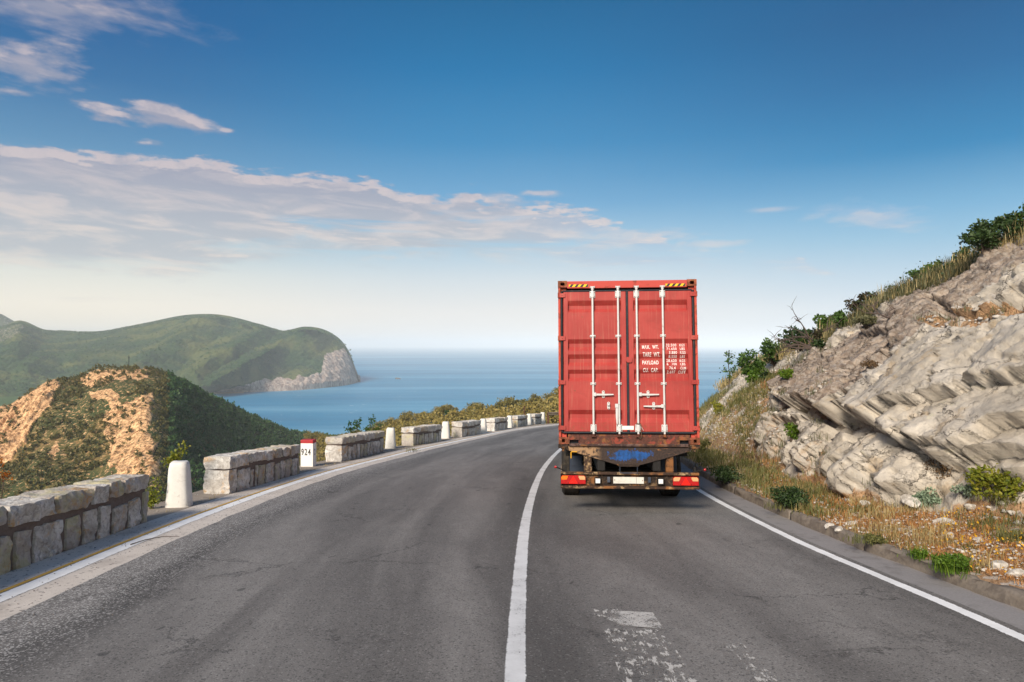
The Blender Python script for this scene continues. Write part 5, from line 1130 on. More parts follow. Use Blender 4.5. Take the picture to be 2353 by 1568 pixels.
TY = tyre_mesh(); RM = MB().tube([(-.16, 0, 0), (.16, 0, 0)], .295, 28).tube([(.12, 0, 0), (.2, 0, 0)], .11, 16).mesh('rim')
for y in (2.25, 3.56, 4.87):
    MB().tube([(-1.0, y, .5), (1.0, y, .5)], .07, 10).obj('axle', M['dark'], tr)
    for s_ in (-1, 1):
        w_ = link('wheel', RM, M['galv'], tr, (s_*1.0, y, .5)); w_.scale = (s_, 1, 1); link('tyre', TY, M['rubber'], w_)
    for s_ in (-1, 1):
        if y > 3: continue
        n = 14; r = .60; V = []; xa, xb = (TX(297), TX(520)) if s_ < 0 else (TX(1815), TX(2086))
        for k in range(n+1):
            a = math.pi*(k/n); 
            for j, (x, dr) in enumerate(((xa, 0 if s_ > 0 else -.05), (xa+.03, .0), (xb-.03, .0), (xb, -.05 if s_ > 0 else 0))): V.append((x, y-math.cos(a)*(r+dr), .62+math.sin(a)*(r-.1+dr)))
        V2 = [(V[j][0], V[j][1]-.0, .34) for j in range(4)]; V = V2+V; me = mesh('mudguard', V, gridfaces(n+2, 4), True)
        o = link('mudguard', me, M['guard'], tr); sm_ = o.modifiers.new('thickness', 'SOLIDIFY'); sm_.thickness = .012
for xa, xb in ((305, 600), (1765, 2040)): MB().box((TX(xa), 1.62, .30), (TX(xb), 1.635, .66), .003).obj('mud_flap', M['guard'], tr)
# ------------------------------------------------------------------ plants
def rot_basis(n):
    """n random rotations as (n,3,3)"""
    q = rng.normal(size=(n, 4)); q /= np.linalg.norm(q, axis=1)[:, None]; a, b, c, d = q.T
    return np.stack([np.stack([a*a+b*b-c*c-d*d, 2*(b*c-a*d), 2*(b*d+a*c)], -1), np.stack([2*(b*c+a*d), a*a-b*b+c*c-d*d, 2*(c*d-a*b)], -1), np.stack([2*(b*d-a*c), 2*(c*d+a*b), a*a-b*b-c*c+d*d], -1)], 1)
LEAF = np.array([(0, 0, 0), (.5, .34, .10), (1, 0, 0), (.5, -.34, .10)])
def leaves_at(P, size, flat=.0, dirs=None, leaf=LEAF):
    n = len(P); Rm = rot_basis(n)
    s = size*rng.uniform(.6, 1.35, n); V = np.einsum('nij,kj->nki', Rm, leaf)*s[:, None, None]
    if flat: V[..., 2] *= (1-flat)
    V = V+P[:, None, :]; k = len(leaf); F_ = (np.arange(n)[:, None]*k+np.arange(k)[None]); return V.reshape(-1, 3), F_
def crown_points(n, rx, ry, rz, lumps, seed, shell=.55, low=-.5):
    r = np.random.default_rng(seed); c = r.normal(size=(lumps, 3)); c /= np.linalg.norm(c, axis=1)[:, None]; c[:, 2] = np.maximum(c[:, 2], low); c *= r.uniform(.35, .78, lumps)[:, None]; rad = r.uniform(.26, .48, lumps)
    k = r.integers(0, lumps, n); d = r.normal(size=(n, 3)); d /= np.linalg.norm(d, axis=1)[:, None]; q = c[k]+d*(rad[k]*r.uniform(shell, 1, n)**.5)[:, None]
    return q*np.array([rx, ry, rz])
def shrub_parts(w, h, nl, leaf, seed, lumps=14, stems=6, d=None, low=-.75, shell=.4):
    d = d or w; P = crown_points(nl, w/2, d/2, h/2, lumps, seed, shell, low); P[:, 2] = np.maximum(P[:, 2]+h*.46, rng.uniform(-.02, .12, len(P))*h); V, F_ = leaves_at(P, leaf)
    fol = mesh('foliage', V, F_)
    b = MB(); rr = random.Random(seed)
    for i in range(stems):
        t = P[rr.randrange(len(P))]; b.tube([(rr.uniform(-.05, .05)*w, rr.uniform(-.05, .05)*w, -.08), (t[0]*.4+rr.uniform(-.05, .05)*w, t[1]*.4, t[2]*.5), tuple(t*.92)], [.022*h+.004, .014*h+.003, .004], 5)
    return fol, b.mesh('stems')
M['green'] = mat_leaf('green_leaves', [(.03, .07, .012), (.06, .12, .02), (.11, .18, .035)], scale=2)
M['dkgreen'] = mat_leaf('dark_juniper', [(.015, .035, .012), (.035, .065, .018), (.06, .10, .03)], scale=3, trans=.1)
M['maroon'] = mat_leaf('dark_reddish_leaves', [(.025, .022, .016), (.05, .035, .022), (.04, .06, .02)], scale=3, trans=.1)
M['bright'] = mat_leaf('fresh_green_leaves', [(.05, .11, .01), (.11, .20, .02), (.20, .27, .03)], scale=4, trans=.35)
M['yelgreen'] = mat_leaf('yellow_green_leaves', [(.10, .15, .015), (.24, .26, .03), (.40, .34, .05)], scale=5, trans=.35)
M['sage'] = mat_leaf('sage_leaves', [(.13, .19, .12), (.24, .32, .22), (.36, .42, .30)], scale=5, trans=.1)
M['brownweed'] = mat_leaf('dried_weed', [(.07, .045, .025), (.15, .095, .05), (.24, .16, .08)], scale=5, trans=.15)
M['tallgrass'] = mat_leaf('grey_green_grass', [(.075, .085, .04), (.15, .155, .075), (.27, .245, .13)], scale=1.2, trans=.2)
M['drygrass'] = mat_leaf('dry_orange_grass', [(.26, .12, .04), (.50, .24, .08), (.66, .38, .14)], scale=1.6, trans=.2)
M['strawgrass'] = mat_leaf('straw_grass', [(.22, .175, .07), (.44, .34, .15), (.62, .51, .28)], scale=1.2, trans=.2)
M['olive'] = mat_leaf('olive_low_plants', [(.07, .085, .025), (.15, .155, .05), (.24, .22, .08)], scale=2, trans=.2)
M['flower'] = mat_leaf('small_yellow_flowers', [(.55, .27, .01), (.72, .42, .02), (.8, .5, .05)], scale=8, trans=.2)
M['redleaf'] = mat_leaf('red_orange_leaves', [(.30, .07, .01), (.45, .16, .02), (.25, .22, .02)], scale=6, trans=.3)
def shrub(qx, qy, w, h, mat, label, leaf=.05, nl=900, seed=1, cat='shrub', name='shrub', at=None, **k):
    p = at if at is not None else on_slope(qx, qy)[0]
    t = thing(name, label, cat, tuple(p)); fo, st = shrub_parts(w, h, nl, leaf, seed, **k); link('foliage', fo, mat, t); link('stems', st, M['bark'], t); return t
def at_px(qx, qy, Y): return Vector(W(qx, qy, Y))
# bushes along the crest, lowest first
tt = thing('sapling', 'slender young tree with sparse leaves against the sea, beside the container', 'small tree', tuple(on_slope(1668, 893)[0]))
pp = on_slope(1668, 893)[0]; hS = 92/F*pp.y; b = MB(); br = []; rr = random.Random(3)
b.tube([(0, 0, -.1), (.05, 0, hS*.3), (-.02, 0, hS*.62), (.0, 0, hS*.95)], [.03, .024, .016, .006], 6)
for i in range(13):
    z = hS*rr.uniform(.25, .93); a = rr.uniform(0, 6.3); L = rr.uniform(.25, .6)*(1.15-z/hS)*hS*.6; e = Vector((math.cos(a)*L+.1*(z/hS), math.sin(a)*L*.6, z+L*.45)); b.tube([(0, 0, z), (e*.5+Vector((0, 0, z*.5))), e], [.010, .007, .003], 4); br.append((Vector((0, 0, z)), e))
b.obj('trunk', M['bark'], tt, True)
Pl = np.array([tuple(a.lerp(e, rr.uniform(.4, 1.08))+Vector((rr.gauss(0, .07), rr.gauss(0, .07), rr.gauss(0, .07)))) for a, e in br for _ in range(17)]); V, F_ = leaves_at(Pl, .12); link('foliage', mesh('foliage', V, F_), M['green'], tt)
SH = [  # px, py (foot), width px, height px, material, label, leaf
 (1722, 868, 74, 66, 'green', 'broad leafy green bush on the lower crest beside the sea', 1.0, 1500),
 (1775, 838, 84, 62, 'green', 'rounded darker green bush below the dead branches', 1.0, 1700),
 (1840, 798, 90, 52, 'dkgreen', 'low dark green bush in front of the bare dead branches', 1.0, 1500),
 (1735, 880, 60, 36, 'bright', 'low bright green bush at the foot of the broad crest bush', 1.0, 700),
 (1898, 764, 70, 50, 'green', 'upright green shrub left of the dark reddish bush', 1.0, 1200),
 (1925, 742, 34, 46, 'green', 'narrow bright-tipped green shrub touching the reddish bush', .9, 600),
 (1974, 712, 84, 48, 'maroon', 'dark reddish-brown bush with a flat crown on the crest', 1.0, 1500),
 (2112, 640, 62, 40, 'green', 'small green bush in the tall grass midway up the crest', 1.0, 900),
 (2140, 636, 40, 34, 'bright', 'lighter green sprig bush in the tall grass of the crest', .9, 500),
 (2205, 592, 46, 36, 'dkgreen', 'small dark green bush left of the two high shrubs', .9, 700),
 (2255, 572, 88, 70, 'dkgreen', 'large dark shrub high on the crest near the right edge', 1.0, 1900),
 (2318, 540, 80, 62, 'dkgreen', 'dark shrub on the crest almost at the right edge', 1.0, 1700),
 (2360, 500, 70, 66, 'green', 'topmost green shrub cut by the right edge', 1.0, 1300),
 (1640, 950, 36, 28, 'yelgreen', 'small yellow-green bush beside the guardrail behind the container', 1.0, 500),
 (1805, 870, 44, 24, 'bright', 'small vivid green bush among the rocks below the crest', .8, 500),
 (1757, 872, 36, 20, 'dkgreen', 'small dark bush tucked among pale rocks below the crest', .8, 400),
 (1880, 800, 40, 22, 'dkgreen', 'small dark green cushion bush on the pale rock ledge', .8, 400),
 (1815, 1010, 46, 46, 'bright', 'bright green plant growing in the hollow under the overhang', .9, 450),
 (1805, 1170, 96, 56, 'dkgreen', 'dark green juniper spilling over the kerb', .8, 1800),
 (1650, 1120, 90, 40, 'dkgreen', 'dark scrubby bush in the shade beside the trailer', .8, 1200),
 (2130, 1160, 62, 34, 'sage', 'grey-green sage plant at the foot of the pale rock', .9, 700),
 (2215, 1140, 60, 36, 'sage', 'grey-green sage beside the large yellow-green plant', .9, 600),
 (2290, 1148, 130, 84, 'yelgreen', 'large leafy yellow-green plant below the rock near the right edge', 1.3, 1500),
 (2175, 1105, 96, 60, 'brownweed', 'brown dried bush under the rock, left of the yellow-green plant', .7, 1500),
 (2180, 1318, 100, 34, 'bright', 'bright green weed behind the kerb at lower right', .6, 1500),
 (2080, 1312, 34, 24, 'bright', 'green grass tuft rooted at the joint of kerb and gutter', .6, 400),
 (2000, 1260, 60, 22, 'olive', 'low dull green weed just behind the kerb', .5, 700),
 (1620, 1040, 40, 34, 'olive', 'olive bush in the dry grass beside the container corner', .8, 500),
 (1870, 745, 30, 26, 'maroon', 'small dark tuft of dead leaves caught in bare branches', .8, 250),
 (2000, 845, 50, 20, 'brownweed', 'small brown cushion plant on the brown rock face', .6, 500),
 (1985, 750, 60, 30, 'tallgrass', 'grey-green bush on the brown rock under the reddish bush', .7, 700),
]
for i, (qx, qy, wp, hp, mt, lb, lf, nl) in enumerate(SH):
    p = on_slope(qx, qy, 6)[0]; k = p.y/F
    shrub(qx, qy, wp*k, hp*k*1.05, M[mt], lb, leaf=max(.028, min(.11, .0045*p.y*lf)), nl=nl, seed=20+i, at=p, lumps=16 if wp > 60 else 9)
# bare dead branches
p = on_slope(1862, 792)[0]; dt_ = thing('dead_tree', 'bare grey dead branches twisting above the crest bushes', 'dead tree', tuple(p)); k = p.y/F; b = MB(); rr = random.Random(5)
def twig(a, d, L, r, dep):
    pts = [a]; 
    for i in range(5): d = (d+Vector((rr.gauss(0, .28), rr.gauss(0, .2), rr.gauss(0, .22)))).normalized(); pts.append(pts[-1]+d*L/5)
    b.tube(pts, [r*(1-.15*i) for i in range(6)], 5)
    if dep:
        for i in range(3): twig(pts[rr.randint(2, 5)], (d+Vector((rr.gauss(0, .7), rr.gauss(0, .3), rr.gauss(.15, .5)))).normalized(), L*.55, r*.5, dep-1)
for dx, dz, L in ((.35, 1.0, 92), (.1, 1, 60), (-1.0, .75, 70), (-1, .35, 85), (-.5, .9, 60), (-1, .1, 80)): twig(Vector((0, 0, -.1)), Vector((dx, 0, dz)).normalized(), L*k, .035, 2)
b.obj('branches', M['twig'], dt_, True)
p = on_slope(2040, 720)[0]; dt2 = thing('dead_tree', 'low tangle of bare twigs in the grass beside the reddish bush', 'dead tree', tuple(p)); k = p.y/F; b = MB()
for dx, dz, L in ((-.9, .5, 60), (-.3, 1, 44), (.6, .8, 50), (-1, .15, 70)): twig(Vector((0, 0, -.05)), Vector((dx, 0, dz)).normalized(), L*k, .02, 2)
b.obj('branches', M['twig'], dt2, True)

# grass tufts as stuff
def grass(name, pts, nrm, mat, nb, hmin, hmax, width, lean=.6, spread=.12, **props):
    n = len(pts); k = n*nb; base = np.repeat(pts, nb, 0)+np.c_[rng.normal(0, 1, (k, 2)), np.zeros(k)]*spread*np.repeat(np.asarray(hmax if np.ndim(hmax) else np.full(n, hmax)), nb)[:, None]
    a = rng.uniform(0, 2*np.pi, k); ln = rng.uniform(.1, lean, k); hh = np.repeat(np.asarray(hmax)+np.zeros(n), nb)*rng.uniform(hmin/np.max(hmax), 1, k)
    d = np.c_[np.cos(a), np.sin(a), 0*a]; w = np.c_[-np.sin(a), np.cos(a), 0*a]*(np.repeat(np.asarray(width)+np.zeros(n), nb))[:, None]; up = np.array([0, 0, 1.])
    m1 = base+d*(ln*hh*.35)[:, None]+up*(hh*.6)[:, None]; tp = base+d*(ln*hh)[:, None]+up*(hh*(1-.3*ln))[:, None]
    V = np.stack([base-w, base+w, m1+w*.7, m1-w*.7, tp], 1).reshape(-1, 3); i = np.arange(k)*5
    q = np.c_[i, i+1, i+2, i+3]; t = np.c_[i+3, i+2, i+4, i+4]
    tris = np.vstack([np.c_[i, i+1, i+2], np.c_[i, i+2, i+3], np.c_[i+3, i+2, i+4]])
    return link(name, mesh(name, V, tris), mat, kind='stuff', **props)
def pick(mask, n):
    idx = np.argwhere(mask); w = 1.0/np.maximum(RP[..., 1][mask], 3)**1.0
    return RP[tuple(idx[rng.choice(len(idx), size=n, p=w/w.sum())].T)]
vis_ = (RP[..., 1] > 4.2) & (RP[..., 1] < 50) & (SPX < 2700) & (TT > .02)
lowv = vis_ & (rockw < .25) & (TT < .62)
patchn = fbm(S*.9, tm*1.3, o=3, s=120)
P1 = pick(lowv & (SPX > 1760) & (patchn > -.35), 3800); grass('dry_grass', P1, None, M['drygrass'], 10, .02, .03+.0042*P1[:, 1], .0016+.00022*P1[:, 1], lean=1.4, spread=.8)
P2 = pick(lowv & (SPX < 1860), 1900); grass('dry_grass', P2, None, M['strawgrass'], 11, .03, .10+.003*P2[:, 1], .002+.00022*P2[:, 1], lean=1.0, spread=.5)
P2b = pick(vis_ & (rockw < .4) & (TT < .9) & (SPX < 1900) & (patchn > 0), 900); grass('olive_grass', P2b, None, M['olive'], 14, .05, .22+.004*P2b[:, 1], .003+.0003*P2b[:, 1], lean=.9, spread=.4)
P3 = pick(lowv & (SPX > 1700) & (patchn < -.12), 420); grass('olive_grass', P3, None, M['olive'], 16, .04, .10+.006*P3[:, 1], .002+.0002*P3[:, 1], lean=1.0, spread=.5)
P3s = pick(lowv & (SPX > 1800) & (patchn > .1), 260); grass('straw_grass', P3s, None, M['strawgrass'], 16, .05, .15+.006*P3s[:, 1], .002+.0002*P3s[:, 1], lean=1.0, spread=.35)
P3b = pick(lowv & (SPX > 2150) & (SPY < 1330) & (SPY > 1120) & (patchn > -.2), 700); P3b = P3b[:700]+np.c_[rng.normal(0, .05, (700, 2)), rng.uniform(.02, .10, 700)]
V, F_ = leaves_at(P3b, .028); link('yellow_flowers', mesh('yellow_flowers', V, F_), M['flower'], kind='stuff')
cm = vis_ & (TT > .86) & (TT < 1.16) & (RP[..., 1] < 46)
P4 = pick(cm & (SPX > 1900) & (patchn > -.25), 900); grass('crest_grass', P4, None, M['tallgrass'], 18, .10, .26+.009*P4[:, 1], .003+.00022*P4[:, 1], lean=.8, spread=.35)
P5 = pick(cm, 900); grass('crest_grass', P5, None, M['strawgrass'], 16, .10, .28+.010*P5[:, 1], .003+.00022*P5[:, 1], lean=.9, spread=.4)
P6 = pick(cm & (TT > .93), 700); V, F_ = leaves_at(P6[rng.integers(0, len(P6), 15000)]+rng.normal(0, 1, (15000, 3))*np.array([.28, .28, .07])+np.array([0, 0, .08]), .07); link('crest_scrub', mesh('crest_scrub', V, F_), M['dkgreen'], kind='stuff')
P7 = pick(vis_ & (rockw > .5) & (soil > .3) & (TT < .95), 260); grass('rock_tufts', P7, None, M['tallgrass'], 16, .05, .12+.008*P7[:, 1], .002+.0002*P7[:, 1], lean=1.0, spread=.4)
P8 = pick(vis_ & (soil > .5) & (TT > .55) & (SPX > 2100), 500); grass('brown_heath', P8, None, M['brownweed'], 16, .04, .10+.006*P8[:, 1], .003+.0002*P8[:, 1], lean=1.0, spread=.6)

for cx_, cy_, wd_, n_, mt_ in ((2180, 1318, 50, 34, 'bright'), (2075, 1312, 16, 12, 'bright'), (1805, 1165, 45, 14, 'olive'), (2290, 1150, 70, 26, 'olive'), (2130, 1160, 40, 14, 'sage'), (2000, 1258, 40, 20, 'olive'), (2330, 1240, 40, 20, 'olive')):
    c_ = on_slope(cx_, cy_)[0]; k_ = wd_*c_.y/F; Pw = np.array(tuple(c_))+np.c_[rng.normal(0, .45, n_)*k_, rng.normal(0, .35, n_)*k_, np.zeros(n_)]
    grass('weed_grass', Pw, None, M[mt_], 12, .04, .16+.002*Pw[:, 1], .003+.0002*Pw[:, 1], lean=1.1, spread=.35)
# stones lying in the verge
def stone_mesh(seed, sub=2):
    b = MB().sph((0, 0, 0), .5, sub); me = b.mesh('rock'); co = np.zeros(len(me.vertices)*3); me.vertices.foreach_get('co', co); co = co.reshape(-1, 3)
    r = np.random.default_rng(seed); pl = r.normal(size=(11, 3)); pl /= np.linalg.norm(pl, axis=1)[:, None]; dd = r.uniform(.26, .42, 11)
    for n_, d_ in zip(pl, dd): s_ = co@n_; co -= np.maximum(0, s_-d_)[:, None]*n_
    co *= np.array([1, .75, .55]); me.vertices.foreach_set('co', co.ravel().astype(np.float32)); me.update(); return me
SM = [stone_mesh(i+5) for i in range(8)]
for me in SM: me.materials.append(M['rockloose']) if 'rockloose' in M else None
m_, t_ = newmat('loose_limestone'); w_ = t_.n('ShaderNodeTexCoord').outputs['Object']; n_a = t_.noise(w_, 4, 7, .65).outputs[0]
finish(t_, t_.mix(t_.mapr(n_a, .35, .65), (.33, .30, .26), (.62, .59, .54)), .9, n_a, .5, .02, spec=.2); M['loose'] = m_
big = [(1868, 1126, 20, 'pale rounded stone by the juniper at the verge top'), (1948, 1145, 22, 'white stone at the foot of the big pale block'), (1988, 1155, 40, 'wide flat white stone below the pale block'),
       (2068, 1216, 36, 'flat white stone in the dry grass above the kerb'), (2168, 1196, 44, 'upright double white stone left of the yellow flowers'), (2188, 1232, 30, 'lone white stone right of centre of the verge'),
       (2228, 1165, 40, 'flat grey stone below the sage plants'), (1905, 1205, 26, 'oval white stone near the kerb'), (1930, 1212, 34, 'long white stone just behind the oval one'), (1960, 1200, 34, 'slanting flat white stone above the long one'),
       (2340, 1320, 50, 'large pale stone at the right edge above the kerb'), (2300, 1300, 60, 'broad flat stone group beside the right edge'), (2095, 1160, 50, 'flat pale slab lying in grass under the sage'), (2250, 1240, 40, 'white stone half hidden by grass near the yellow flowers')]
for i, (qx, qy, wp, lb) in enumerate(big):
    p, n = on_slope(qx, qy); k = wp*p.y/F; o = link('rock', SM[i % 8], M['loose'] if not SM[i % 8].materials else None, None, tuple(p)); o.scale = (k*1.1, k, k*1.0); o.rotation_euler = (random.uniform(-.3, .3), random.uniform(-.3, .3), random.uniform(0, 6)); tag(o, lb, 'stone')
vm = np.argwhere(lowv & (SPX > 1700)); ch = vm[rng.choice(len(vm), 110)]
for i, c in enumerate(ch):
    p = RP[tuple(c)]; k = float(rng.uniform(5, 17)*p[1]/F); o = link('rock', SM[i % 8], None, None, (p[0], p[1], p[2]+k*.05)); o.scale = (k, k, k*.9); o.rotation_euler = tuple(rng.uniform(0, 6.28, 3)*np.array([.08, .08, 1]))
    tag(o, 'small white limestone lump scattered in the dry grass of the verge', 'stone', 'small white stones in the dry verge')
for me in SM:
    if not me.materials: me.materials.append(M['loose'])
def pebbles(name, P, smin, smax, mat):
    n = len(P); oc = np.array([(1, 0, 0), (-1, 0, 0), (0, 1, 0), (0, -1, 0), (0, 0, 1), (0, 0, -1)], float); tf = np.array([(0, 2, 4), (2, 1, 4), (1, 3, 4), (3, 0, 4), (2, 0, 5), (1, 2, 5), (3, 1, 5), (0, 3, 5)])
    s = rng.uniform(smin, smax, n)[:, None, None]*rng.uniform(.6, 1.3, (n, 6, 1)); V = np.einsum('nij,kj->nki', rot_basis(n), oc)*s*np.array([1, 1, .6])+P[:, None, :]
    return link(name, mesh(name, V.reshape(-1, 3), (np.arange(n)[:, None, None]*6+tf[None]).reshape(-1, 3)), mat, kind='stuff')
Pv = pick(lowv & (patchn > -.2), 4200); pebbles('rubble', Pv+[0, 0, .02], .010, .034, M['loose'])
Pv = pick(vis_ & (soil > .35) & (TT > .25), 2600); pebbles('rubble', Pv+[0, 0, .01], .02, .08, M['loose'])
# grit on the left shoulder
nG = 2600; ii = rng.integers(0, int(len(LC)*.75), nG); d_ = rng.uniform(-.6, 1.1, nG); Lo = off(LC, 0); Nn = normals2(LC); PG = Lo[ii]+Nn[ii]*d_[:, None]+rng.normal(0, .2, (nG, 2)); PG3 = np.c_[PG, -SLOPE*PG[:, 1]+.008]
pebbles('road_grit', PG3, .003, .012, M['pebble'])
nG = 900; ii = rng.integers(0, int(len(LC)*.8), nG); PG = Lo[ii]+Nn[ii]*rng.uniform(-1.4, -.62, nG)[:, None]; pebbles('road_grit', np.c_[PG, -SLOPE*PG[:, 1]+.008], .006, .022, M['loose'])
nT = 170; ii = rng.integers(0, int(len(LC)*.85), nT); PT = Lo[ii]+Nn[ii]*rng.uniform(-.85, -.62, nT)[:, None]; grass('roadside_weeds', np.c_[PT, -SLOPE*PT[:, 1]], None, M['strawgrass'], 9, .02, .07, .003, lean=1.3, spread=.6)
g0 = G(330, 1228); o = MB().tube([tuple(G(300, 1254)+[0, 0, .015]), tuple(G(335, 1244)+[0, 0, .022]), tuple(G(375, 1236)+[0, 0, .018]), tuple(G(412, 1235)+[0, 0, .014])], [.007, .006, .005, .003], 6).obj('twig', M['bark'], None, True); tag(o, 'thin brown twig lying across the left white edge line', 'twig')

# shoots behind the parapet
def shoots(base, tips, mat, label, leaf, per, r=.006, cat='plant', jit=.03):
    t = thing('shoot', label, cat, tuple(base)); b = MB(); L = []; rr = random.Random(len(label))
    for tip in tips:
        tip = Vector(tip); mid = tip*.5+Vector((rr.uniform(-.08, .08), 0, .06)); b.tube([(0, 0, -.6), tuple(mid), tuple(tip)], [r*1.6, r, r*.4], 5)
        for i in range(per):
            q = rr.uniform(.25, 1.02); p_ = (mid*2*q if q < .5 else mid.lerp(tip, (q-.5)*2)); s_ = rr.uniform(-1, 1)*.09*(1.2-q); L.append(tuple(p_+Vector((s_+rr.gauss(0, jit), rr.gauss(0, jit), rr.gauss(0, jit)+abs(s_)*.4))))
    b.obj('stems', M['bark'], t, True); V, F_ = leaves_at(np.array(L), leaf); link('foliage', mesh('foliage', V, F_), mat, t); return t
def rel(b, pts, Y): return [tuple(Vector(W(x, y, Y))-b) for x, y in pts]
B_ = Vector(W(815, 1000, 24.6)); shoots(B_, rel(B_, [(828, 962), (806, 970), (795, 985), (818, 968)], 24.6), M['green'], 'left of two green shoots rising behind the third wall', .075, 55)
B_ = Vector(W(852, 998, 25.6)); shoots(B_, rel(B_, [(858, 955), (868, 985), (838, 985), (850, 962)], 25.6), M['green'], 'right of two green shoots rising behind the third wall', .075, 55)
B_ = Vector(W(395, 1080, 13.6)); shoots(B_, rel(B_, [(422, 1018), (400, 1040), (392, 1055), (428, 1030), (388, 1060)], 13.6), M['yelgreen'], 'yellow-green leafy sprig rising behind the nearest white post', .055, 60)
B_ = Vector(W(352, 1172, 12.3)); shoots(B_, rel(B_, [(362, 1098), (350, 1120), (345, 1140), (368, 1118), (356, 1150), (340, 1160)], 12.3), M['yelgreen'], 'leafy plant in the gap between the first wall and the nearest post', .05, 55)
B_ = Vector(W(-6, 1110, 9.2)); shoots(B_, rel(B_, [(4, 1050), (20, 1098), (12, 1092), (-10, 1060)], 9.2), M['redleaf'], 'small sprig with red and orange leaves at the left edge', .035, 34)
B_ = G(733, 1062)+np.array([0, .3, 0]); B_ = Vector(B_); shoots(B_, [(.02, 0, .42), (-.05, 0, .3), (.07, 0, .25)], M['strawgrass'], 'pale grass stalk beside the kilometre stone', .03, 26)
B_ = Vector(G(632, 1032)); B_ = Vector(G(948, 1040)); shoots(B_, [(.1, 0, .09), (-.1, 0, .08), (0, 0, .1), (.2, 0, .05), (-.2, 0, .05)], M['olive'], 'low weed at the near foot of the fourth wall', .04, 22)

# ------------------------------------------------------------------ trees in the distance
def tree_tile(seed, nl, leaf, lumps=9, flat=.75, low=-.35):
    P = crown_points(nl, .5, .5, .5*flat, lumps, seed, .35, low); P[:, 2] += .55; s0 = rng.bit_generator.state; V, F_ = leaves_at(P, leaf); return V, F_
def scatter_mesh(name, pts, sizes, tiles, mat, **props):
    VV, FF, o_ = [], [], 0
    for i, (V, F_) in enumerate(tiles):
        sel = np.arange(len(pts)) % len(tiles) == i; p = pts[sel]; s_ = sizes[sel]; n = len(p)
        if not n: continue
        a = rng.uniform(0, 6.28, n); c, sn = np.cos(a), np.sin(a); X = (V[None, :, 0]*c[:, None]-V[None, :, 1]*sn[:, None]); Y = (V[None, :, 0]*sn[:, None]+V[None, :, 1]*c[:, None]); Z = np.repeat(V[None, :, 2], n, 0)*rng.uniform(.75, 1.2, n)[:, None]
        Q = np.stack([X, Y, Z], -1)*s_[:, None, None]+p[:, None, :]; VV.append(Q.reshape(-1, 3)); FF.append((F_[None]+np.arange(n)[:, None, None]*len(V)).reshape(-1, F_.shape[1])+o_); o_ += n*len(V)
    return link(name, mesh(name, np.vstack(VV), np.vstack(FF)), mat, kind='stuff', **props)
M['scrub'] = mat_leaf('hillside_scrub', [(.030, .042, .010), (.075, .08, .018), (.20, .15, .04)], scale=.035, trans=.12)
M['pine'] = mat_leaf('sunlit_pine', [(.10, .10, .02), (.22, .185, .045), (.36, .27, .08)], scale=.06, trans=.15)  # the gold of the low sun is put into the leaf colours
M['wood'] = mat_leaf('wooded_slope', [(.018, .055, .014), (.04, .10, .024), (.09, .15, .038)], scale=.05, trans=.12)
hp_x, hp_y = proj(HP); hw_ = (hq > 1.7) & (hq < 5.6) & (hp_x > -60) & (hp_x < 860)
dn = np.where(HILL_ROCK > .9, .10, np.where(HILL_ROCK > .35, .34, np.where(HILL_ROCK > .2, .75, 1.3))); cl_ = fbm(HP[..., 0]/16, HP[..., 1]/16, o=3, s=130); dn = dn*sst(-.35, .1, cl_+np.where(hp_x > 370, .5, 0)); dn = np.where(hw_, dn, 0)
area = np.linalg.norm(np.cross(np.gradient(HP, axis=0), np.gradient(HP, axis=1)), axis=-1); pr_ = (dn*area).ravel(); pr_ /= pr_.sum()
ix = rng.choice(pr_.size, 9500, p=pr_); pts = HP.reshape(-1, 3)[ix]+rng.normal(0, .5, (9500, 3))*[1, 1, 0]; right = hp_x.ravel()[ix] > 385
tl = [tree_tile(200+i, 34, .34, 6) for i in range(6)]; siz = rng.uniform(1.8, 4.2, 9500)*np.where(right, 1.25, 1.0)
pts[:, 2] -= siz*.12
scatter_mesh('hill_scrub', pts[~right], siz[~right], tl, M['scrub']); scatter_mesh('hill_wood', pts[right], siz[right]*1.1, tl, M['wood'])
# individual pines of the sunlit wood, the rest as one mass
sx_, sy_ = proj(PP); sel = (pq > 1.6) & (pq < 4.2) & (sx_ > 700) & (sx_ < 1320)
area = np.linalg.norm(np.cross(np.gradient(PP, axis=0), np.gradient(PP, axis=1)), axis=-1); pr_ = np.where(sel, area, 0).ravel(); pr_ /= pr_.sum()
ix = rng.choice(pr_.size, 1500, p=pr_); pts = PP.reshape(-1, 3)[ix]+rng.normal(0, .8, (1500, 3))*[1, 1, 0]; siz = rng.uniform(3.6, 6.5, 1500)
sx2, sy2 = proj(pts); gap = pq.ravel()[ix]
front = np.argsort(gap)[:170]                              # the ones whose crowns stand on the skyline
rest = np.setdiff1d(np.arange(1500), front)
tl2 = [tree_tile(300+i, 120, .16, 8) for i in range(6)]
scatter_mesh('pine_wood', pts[rest]-[0, 0, .6], siz[rest], tl2, M['pine'])
protos = []
for i in range(6):
    V, F_ = tree_tile(400+i, 330, .11, 10, .8); V[:, 2] += .35; me = mesh('crown', V, F_); me.materials.append(M['pine']); tm2 = MB().tube([(0, 0, -.1), (.01, 0, .35), (0, .01, .75)], [.045, .035, .015], 6).mesh('trunk'); tm2.materials.append(M['bark']); protos.append((me, tm2))
for j, i_ in enumerate(front):
    p = pts[i_]; s_ = float(siz[i_]); t = thing('pine_tree', 'rounded golden-green pine on the sunlit wooded spur below the parapet walls', 'tree', (p[0], p[1], p[2]-.3), 'pines on the sunlit spur below the parapet')
    t.scale = (s_, s_, s_*random.uniform(.8, 1.15)); t.rotation_euler = (0, 0, random.uniform(0, 6.3)); link('crown', protos[j % 6][0], None, t); link('trunk', protos[j % 6][1], None, t)
